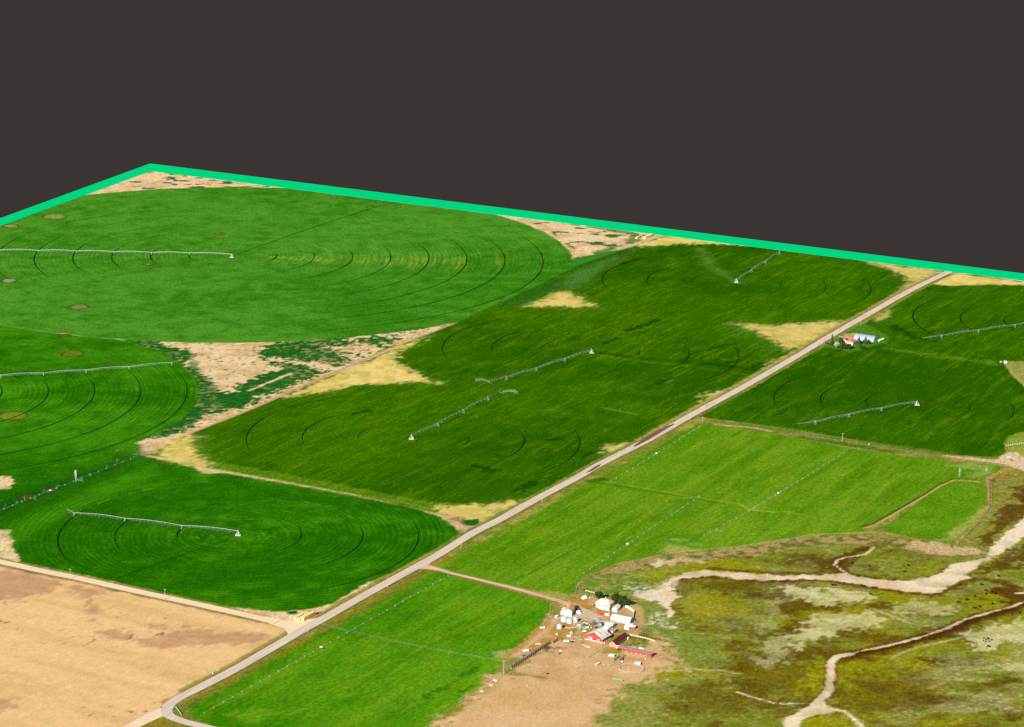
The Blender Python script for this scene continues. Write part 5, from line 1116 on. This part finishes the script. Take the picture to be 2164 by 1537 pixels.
# green round bales (row)
def drum(name, label, px, r, w, rz, mt, cat, group=None):
    mb = MB().wheel((0, 0, r), r, w, (math.cos(rz), math.sin(rz), 0), 16); o = mb.build(name, mt, None, (*G(*px), 0)); return tag(o, label, cat, group)
for i in range(9):
    t = i / 8; drum('green_bale', 'round green bale in the diagonal row left of the green wagon', Z1(1272 + 90 * t, 1205 - 68 * t), .75, 1.3, V, m_green, 'bale', 'green bales in the corral')
for i in range(7):
    t = i / 6; drum('green_bale', 'round green bale in the long row along the bottom of the corral', Z1(1270 + 140 * t, 1490 + 22 * t), .7, 1.2, U, m_green, 'bale', 'green bales in the corral')
def trough(label, px, L, rz, mt):
    root = thing('feed_trough', label, 'feed trough', G(*px), rz, 'feed troughs')
    MB().extr([(-.7, .1), (.7, .1), (.9, .8), (.75, .8), (.6, .25), (-.6, .25), (-.75, .8), (-.9, .8)], -L / 2, L / 2).build('tub', mt, root)
    for y in (-L / 2 + .2, L / 2 - .4): MB().box(-.6, y, 0, .6, y + .2, .1).build('leg', m_rust, root)
trough('green feed trough near the top of the corral by the windbreak', Z1(368, 1030), 2.4, U, m_green)
trough('green feed trough alone in the middle of the corral', Z1(780, 1218), 1.8, V, m_green)
trough('long green feed trough in the lower middle of the corral', Z1(702, 1302), 3.6, U + 1.57, m_green)
trough('green feed trough just left of the round pen', Z1(1207, 1280), 2.0, U + 1.57, m_green)
def horse(label, px, rz, mt=None, name='horse', cat='horse'):
    o = cow_mesh.copy(); o.data = cow_mesh.data if mt is None else cow_mesh.data.copy()
    if mt: o.data.materials[0] = mt
    o.name = name; C.objects.link(o); o.location = (*G(*px), 0); o.rotation_euler = (0, 0, rz); return o
# animals: one skinned body, copied
def make_animal():
    me = bpy.data.meshes.new('cow'); 
    V_ = [(0, 0, 1.05), (-.75, 0, 1.1), (.65, 0, 1.1), (1.0, 0, 1.25), (1.35, 0, 1.15), (1.7, 0, .85),
          (-.7, .22, .7), (-.78, .24, .35), (-.72, .24, .03), (-.7, -.22, .7), (-.78, -.24, .35), (-.72, -.24, .03),
          (.65, .2, .65), (.65, .22, .35), (.66, .22, .03), (.65, -.2, .65), (.65, -.22, .35), (.66, -.22, .03), (-1.05, 0, 1.1), (-1.12, 0, .6)]
    Ed = [(0, 1), (0, 2), (2, 3), (3, 4), (4, 5), (1, 6), (6, 7), (7, 8), (1, 9), (9, 10), (10, 11), (2, 12), (12, 13), (13, 14), (2, 15), (15, 16), (16, 17), (1, 18), (18, 19)]
    rad = [.42, .38, .38, .27, .2, .12, .16, .1, .08, .16, .1, .08, .14, .09, .08, .14, .09, .08, .07, .04]
    me.from_pydata(V_, Ed, []); o = bpy.data.objects.new('cow', me); C.objects.link(o)
    md = o.modifiers.new('skin', 'SKIN'); 
    for i, r in enumerate(rad): me.skin_vertices[0].data[i].radius = (r, r)
    me.skin_vertices[0].data[0].use_root = True
    o.modifiers.new('sub', 'SUBSURF').levels = 1
    dg = bpy.context.evaluated_depsgraph_get(); m2 = bpy.data.meshes.new_from_object(o.evaluated_get(dg)); m2.name = 'cow'
    bpy.data.objects.remove(o); m2.materials.clear(); m2.materials.append(m_black)
    return bpy.data.objects.new('cow', m2)
cow_mesh = make_animal()
rnd = random.Random(5)
cows = {'black cow grazing on the oval meadow inside the creek bend': [(1801, 1192), (1837, 1198), (1919, 1196.5), (1911, 1210)],
        'black cow standing near the creek bank above the pale salt patch': [(1758, 1237.5), (1764, 1238.5), (1825, 1241), (1840, 1258)],
        'black cow grazing on the green meadow near the right edge': [(2074, 1237.5), (2084, 1257), (2083, 1250), (2103, 1256.5), (2124.5, 1263), (2097, 1278), (2117, 1275), (2043, 1269), (2025, 1274.5), (2060, 1262), (2070, 1284), (2059, 1287), (2096, 1253)],
        'black cow alone near the brown bank at the right edge': [(2155, 1297.5)],
        'black cow alone on the olive grass right of the wide creek bed': [(2110, 1219)],
        'small black calf in the cluster on the pale patch at right': [(2079, 1350), (2084, 1353), (2089, 1352), (2095, 1354), (2083, 1357), (2078, 1355), (2090, 1357), (2087, 1350)],
        'black cow just below the cluster on the pale patch': [(2088.5, 1368)],
        'brownish cow in the lower left meadow beside the ditch': [(1642, 1487), (1656, 1488)],
        'dark calf lying in the upper cattle pen': [Z1(1660, 945), Z1(1530, 975)]}
gr = 'cattle in the pasture'
for lb, ps in cows.items():
    for p_ in ps:
        o = horse(lb, p_, rnd.uniform(0, 6.28)); o.name = 'cow'; s_ = .75 if 'calf' in lb else 1.25; o.scale = (s_,) * 3; tag(o, lb, 'cow', gr)
        if 'brownish' in lb: o.data = o.data.copy(); o.data.materials[0] = m_bay
o = horse('', Z1(445, 1108), .6, m_bay); tag(o, 'reddish brown horse standing alone in the corral', 'horse', 'horses in the corral')
o = horse('', Z1(262, 1413), .4, m_bay); tag(o, 'brown horse in the lower left part of the corral', 'horse', 'horses in the corral')
o = horse('', Z1(640, 925), .4, m_black); tag(o, 'black horse near the small white trailer in the corral', 'horse', 'horses in the corral')

# hay bales
def bales(px, L, rows, high, lab, gap=0.0, wdt=2.4):
    g0 = Vector((*G(*px), 0)); e = Vector((math.cos(V), math.sin(V), 0)); base = None
    for r_ in range(rows):
        for k in range(int(L / 1.25)):
            for z in range(high):
                q = g0 + e * (k * 1.25) + Vector((math.cos(U), math.sin(U), 0)) * r_ * 2.5 + Vector((0, 0, z * 1.22))
                if base is None:
                    base = MB().box(0, 0, .01, wdt, 1.2, 1.2).build('hay_bale', m_hay); o_ = base
                else: o_ = base.copy(); C.objects.link(o_)
                o_.location = q; o_.rotation_euler = (0, 0, U); tag(o_, lab, 'hay bale', 'stacked hay bales')
bales((621, 1310), 12, 1, 2, 'large straw coloured bale in the low left stack by the road junction')
bales((628.5, 1312), 16, 1, 2, 'large straw coloured bale in the tall middle stack by the road junction')
bales((637, 1313), 18, 1, 3, 'large straw coloured bale in the tall right stack by the road junction')
bales((1343, 505), 18, 1, 2, 'large straw coloured bale in the far left stack below the green edge')
bales((1357, 504.5), 24, 2, 2, 'large straw coloured bale in the far right stack below the green edge')

# small things
def block(name, label, px, s, mt, cat, rz=0, group=None):
    if mt is m_white: mt = m_white2
    mb = MB(); x, y, z = [q_ * .85 for q_ in s]; ch = min(x, y) * .12
    mb.prism([(-x / 2 + ch, -y / 2), (x / 2 - ch, -y / 2), (x / 2, -y / 2 + ch), (x / 2, y / 2 - ch), (x / 2 - ch, y / 2), (-x / 2 + ch, y / 2), (-x / 2, y / 2 - ch), (-x / 2, -y / 2 + ch)], 0, z * .85)
    mb.prism([(-x * .35, -y * .35), (x * .35, -y * .35), (x * .35, y * .35), (-x * .35, y * .35)], z * .85 + .001, z)
    o = mb.build(name, mt, None, (*G(*px), 0)); o.rotation_euler = (0, 0, rz); return tag(o, label, cat, group)
block('water_tank', 'small round topped white tank left of the three machines by the near field', Z1(408, 802), (1.8, 1.8, 1.4), m_white, 'tank')
block('water_tank', 'white tank on the fence line above the corral', Z1(632, 782), (2, 2, 1.6), m_white, 'tank')
block('feed_box', 'white feed box in the upper corral', Z1(466, 1052), (2, 1.6, 1.1), m_white, 'box')
block('machine', 'white and green machine parked left of the large barn', Z1(595, 828), (4, 2, 1.5), m_white, 'machine', .3)
block('machine', 'rusty implement with white frame on golden grass beside the near hay field', (1111, 1352), (3.4, 2, 1.4), m_rust, 'machine', .5)
block('machine', 'dark brown implement left of the red gate', (1121, 1368), (3.2, 1.4, 1.1), m_rust, 'machine', .1)
block('machine', 'small orange implement at the lower end of the windbreak', (1086, 1402), (2.6, 1.8, 1.3), m_rust, 'machine', .2)
block('machine', 'brown implement in the dry grass below the corral corner', (1083, 1436), (3, 1.4, .9), m_rust, 'machine', .2)
block('scrap_heap', 'white and pink scrap heap behind the grain bins', Z1(745, 665), (3.4, 2.2, 1.3), m_white, 'scrap', .4)
block('scrap_heap', 'small white and green scrap pile right of the black car', Z1(875, 695), (3.0, 1.8, 1.0), m_rock, 'scrap', .1)
block('scrap_heap', 'orange box in front of the right grain bin', Z1(680, 650), (1.3, 1.3, 1.2), M('orange_paint', (.5, .2, .04)), 'box')
block('water_tank', 'cream round tank behind the left eave of the large barn', Z1(830, 752), (3, 2, 1.2), M('cream', (.7, .66, .48)), 'tank')
block('hen_house', 'white hut against the left end of the round roofed barn', Z1(1180, 510), (5.0, 2.4, 2.0), m_white, 'hut', U)
block('water_tank', 'pink and rusty tank against the front of the round roofed barn', Z1(1245, 600), (2.0, 1.6, 1.8), M('pink_rust', (.5, .22, .2)), 'tank')
block('roof_patch_boards', 'stack of white boards by the back end of the narrow barn', Z1(1500, 870), (1.4, 3.6, 2.2), m_white, 'boards', U)
block('box', 'tiny white box below the right end of the cattle shed', Z1(1762, 1182), (1.1, 1.1, .9), m_white, 'box')
block('box', 'white barrel at the near corner of the large red barn', Z1(1133, 935), (1.0, 1.0, 1.3), m_white, 'barrel')
block('lumber_pile', 'pale timber pile below the large barn', Z1(880, 992), (5, 1.0, .6), M('pale_timber', (.62, .5, .4)), 'timber', U)
block('lumber_pile', 'grey pile of poles on golden grass above the windbreak', (1137, 1361), (5, 2.4, .7), m_rock, 'timber', .1)
block('lumber_pile', 'dark blue grey panels leaning at the windbreak fence', (1105, 1387), (6, 2.4, 1.0), M('slate', (.14, .16, .2)), 'panels', V)
block('lumber_pile', 'cluttered white panels on the dirt of the upper cattle pen', Z1(1700, 1015), (5, 2, .5), M('creamy', (.7, .6, .5)), 'panels', U)
block('rubble', 'white rubble on the bank left of the corral, upper heap', (1038, 1448.5), (4, 2.4, .6), m_rock, 'rubble', U, 'rubble along the ditch')
block('rubble', 'white rubble on the bank left of the corral, lower heap', (1018, 1461), (3.6, 2.2, .5), m_rock, 'rubble', U, 'rubble along the ditch')
block('rubble', 'pinkish rubble by the fence above the white rubble heaps', (1047, 1438), (4, 3, .7), m_rock, 'rubble', U, 'rubble along the ditch')
block('tank', 'round white tank at the field corner near the right edge', (2125, 767), (4, 4, 2.6), m_white, 'tank')
block('tank', 'smaller white box left of the round white tank near the right edge', (2114.5, 765.5), (2, 2, 1.4), m_white, 'box')
block('machine', 'red brown machine on the dirt road end at the right edge', (2137, 974), (2.4, 4, 1.8), m_rust, 'machine', .4)
block('machine', 'white gear beside the fence corner at the right edge road', (2131, 967), (4, 3, 1.2), m_white, 'machine')
block('marker', 'small white marker on the verge beside the stubble field', (449.5, 1424), (1.0, 1.0, 1.3), m_white, 'marker')
block('marker', 'white marker post in the far hay field edge', (1836.5, 940), (.8, .8, 1.8), m_white, 'marker')
for i, (px, s_) in enumerate((((372.5, 1496.8), 0),)):
    root = thing('guard_rail', 'silver guard rail inside the road bend at bottom left', 'guard rail', G(371.5, 1495.5), 0)
    q = Vector((*G(383, 1511.5), 0)) - Vector((*G(371.5, 1495.5), 0))
    MB().tube((0, 0, .8), q + Vector((0, 0, .8)), .3, 6).build('rail', m_steel, root)
    for t in (0, .5, 1): MB().tube(q * t, q * t + Vector((0, 0, .9)), .14, 5).build('post', m_steel, root)
root = thing('motorcycle', 'dark motorcycle and rider shape on the left edge of the main road', 'motorcycle', (*G(1492.5, 858), .07), V)
for x in (-.7, .7): MB().wheel((x, 0, .33), .33, .16, (0, 1, 0)).build('wheel', m_tyre, root)
MB().extr([(-.9, .5), (.5, .45), (.8, 1.0), (.4, 1.05), (.1, .85), (-.8, .9)], -.25, .25).build('body', m_dark, root)
def junk(kind, label, px, rz, mt):
    mb = MB()
    if kind == 'barrel': mb.tube((0, 0, 0), (0, 0, .9), .32, 10)
    elif kind == 'pallet_stack':
        for k in range(4): mb.box(-.7, -.6, k * .2, .7, .6, k * .2 + .12); mb.box(-.6, -.5, k * .2 + .121, .6, -.3, k * .2 + .199)
    else:
        for k in range(5): mb.tube((-1.5, k * .25 - .5, .12), (1.6, k * .22 - .4, .14 + .1 * (k % 2)), .1, 5)
    o = mb.build(kind, mt, None, (*G(*px), 0)); o.rotation_euler = (0, 0, rz); tag(o, label, kind.replace('_', ' '), 'yard clutter')
jr = random.Random(11)
for kind, label, ps in (('barrel', 'small steel barrel among the clutter between grain bins and red barn', [(770, 640), (800, 650), (850, 720), (905, 655), (720, 690), (890, 630)]),
                        ('pallet_stack', 'low stack of pallets among the clutter between grain bins and red barn', [(830, 625), (930, 700), (760, 705), (870, 640)]),
                        ('pipe_pile', 'loose pile of pipes beside the curved drive above the blue van', [(1010, 560), (1060, 590), (1110, 560), (1130, 600)]),
                        ('timber_pile', 'loose timber lying on the bare dirt left of the large red barn', [(700, 850), (760, 880), (655, 900), (820, 960)]),
                        ('pipe_rack', 'pale pipes on the golden grass right of the lone grain bin', [(560, 700), (600, 705), (640, 695)])):
    for q in ps: junk(kind, label, Z1(*q), jr.uniform(0, 3.1), m_white2 if kind in ('pallet_stack', 'pipe_rack') else (m_steel if kind != 'timber_pile' else m_wood))
# red gate
root = thing('gate', 'red metal gate between the two windbreak fences', 'gate', G(*Z1(395, 880)), V * 1.2)
mb = MB()
for z in (.4, .9, 1.4, 1.9): mb.tube((0, 0, z), (4, 0, z), .09, 4)
mb.build('rail', M('pinkish_red', (.5, .12, .1)), root)
for x in (0, 4): MB().tube((x, 0, 0), (x, 0, 2.2), .14, 5).build('post', m_wood, root)
root = thing('yard_pole', 'thin white pole standing between farmhouse and round roofed barn', 'pole', G(*Z1(1203, 497)))
MB().tube((0, 0, 0), (0, 0, 7), .13, 6).build('pole', m_white, root); MB().tube((-.5, 0, 6.8), (.5, 0, 6.8), .07, 4).build('crossarm', m_white, root)

# ------------------------------------------------------------------ trees
def tree(name, label, px, w, h, mt, n=900, seed=0, conifer=False, group='farm trees', ground=.5):
    rnd = random.Random(seed); root = thing(name, label, 'tree' if h > 3 else 'shrub', G(*px), 0, group)
    tr = MB(); tr.tube((0, 0, 0), (0, 0, h * (.95 if conifer else .6)), .22 + h * .018, 7, .06)
    lumps = []
    if not conifer:
        for i in range(9):
            a = rnd.uniform(0, 6.28); rr = rnd.uniform(.1, .62) * w / 2; z = rnd.uniform(.36, .82) * h
            lumps.append((Vector((rr * math.cos(a), rr * math.sin(a), z)), rnd.uniform(.22, .36) * w * .8))
            tr.tube((0, 0, h * rnd.uniform(.2, .45)), lumps[-1][0], .12, 5, .04)
    tr.build('trunk', m_bark, root)
    mb = MB()
    for i in range(n):
        if conifer:
            t = rnd.random() ** 1.3; z = h * (.06 + .94 * t); rr = (w / 2) * (1 - t) ** .8 * (1 + .22 * math.sin(z * 3.1)) * rnd.uniform(.55, 1.05); a = rnd.uniform(0, 6.28)
            q = Vector((rr * math.cos(a), rr * math.sin(a), z)); s = rnd.uniform(.18, .42) * (1.1 - .5 * t); nrm = Vector((math.cos(a), math.sin(a), rnd.uniform(-.3, .8)))
        else:
            c, r_ = lumps[rnd.randrange(len(lumps))]; d = Vector((rnd.gauss(0, 1), rnd.gauss(0, 1), rnd.gauss(0, 1))).normalized()
            q = c + d * r_ * rnd.uniform(.55, 1.08); q.z = max(q.z, ground); s = rnd.uniform(.22, .5); nrm = d + Vector((rnd.gauss(0, .5), rnd.gauss(0, .5), rnd.gauss(0, .5)))
        qn = nrm.to_track_quat('Z', 'Y'); k = rnd.uniform(0, 6.28)
        vs = [q + qn @ Vector((math.cos(k + j * 1.5708) * s * (1.2 if j % 2 else .8), math.sin(k + j * 1.5708) * s, rnd.uniform(-.1, .1))) for j in range(4)]
        mb.add(vs, [(0, 1, 2, 3)])
    me = bpy.data.meshes.new('crown'); me.from_pydata(mb.v, [], mb.f); me.materials.append(mt)
    o = bpy.data.objects.new('crown', me); C.objects.link(o); o.parent = root
    return root
tree('leafy_tree', 'dark leafy tree directly behind the left end of the near farmhouse', Z1(1040, 285), 8.0, 8.0, m_leaf, 1500, 1)
tree('leafy_tree', 'largest dark leafy tree just right of the near farmhouse', Z1(1290, 345), 10.5, 10, m_leaf, 2400, 2)
tree('leafy_tree', 'dark tree in the middle of the clump above the small white shed', Z1(1375, 375), 9, 8.5, m_leaf, 2000, 3)
tree('leafy_tree', 'rightmost dark tree of the clump behind the near farmyard', Z1(1470, 380), 7.5, 7, m_leaf, 1500, 4)
tree('round_shrub', 'pale green round shrub left of the near farmhouse', Z1(932, 378), 3.2, 3.0, m_leaf2, 500, 5)
for i, (px, w, h, mt, cf, lb) in enumerate((((1758, 731), 6, 14, m_conif, True, 'tall dark conifer beside the road at the distant farmstead'),
    ((1777, 727), 6, 8, m_leaf, False, 'dark leafy tree left of the distant red roofed bungalow'),
    ((1767, 736.5), 9, 9, m_leaf2, False, 'silvery grey tree at the front of the distant farmstead'),
    ((1777, 738), 6, 11, m_conif, True, 'dark conifer right of the silvery grey tree'),
    ((1784, 739), 7, 9, m_leaf, False, 'dark green tree below the distant bungalow'),
    ((1793, 740), 7, 8, m_leaf, False, 'rounded dark tree at the lower right corner of the bungalow lot'),
    ((1815, 727.5), 6, 9, m_conif, True, 'dark conifer directly in front of the silver shed'),
    ((1829, 727), 6, 9, m_conif, True, 'second dark conifer before the silver shed, farther right'),
    ((1836, 728), 5, 5.5, m_leaf, False, 'low dark tree by the right end of the silver shed front'),
    ((1822, 738), 8, 4, m_leaf, False, 'low spreading dark shrubbery right of the lawn'),
    ((1746, 728), 3.6, 4.4, M('reddish_foliage', (.16, .07, .03), .85, .35, .6), False, 'small reddish bush at the farmstead roadside'),
    ((1754, 730), 5, 7, M('olive_foliage', (.10, .12, .045), .85, .35, .6), False, 'olive tree between reddish bush and tall conifer'))):
    tree('conifer_tree' if cf else 'leafy_tree', lb, px, w, h, mt, 900, 30 + i, cf)
tree('leafy_shrub', 'dark bush in the wheat strip beside the road above the yellow corner', (1104, 1040), 4.5, 2.5, m_leaf, 300, 60)
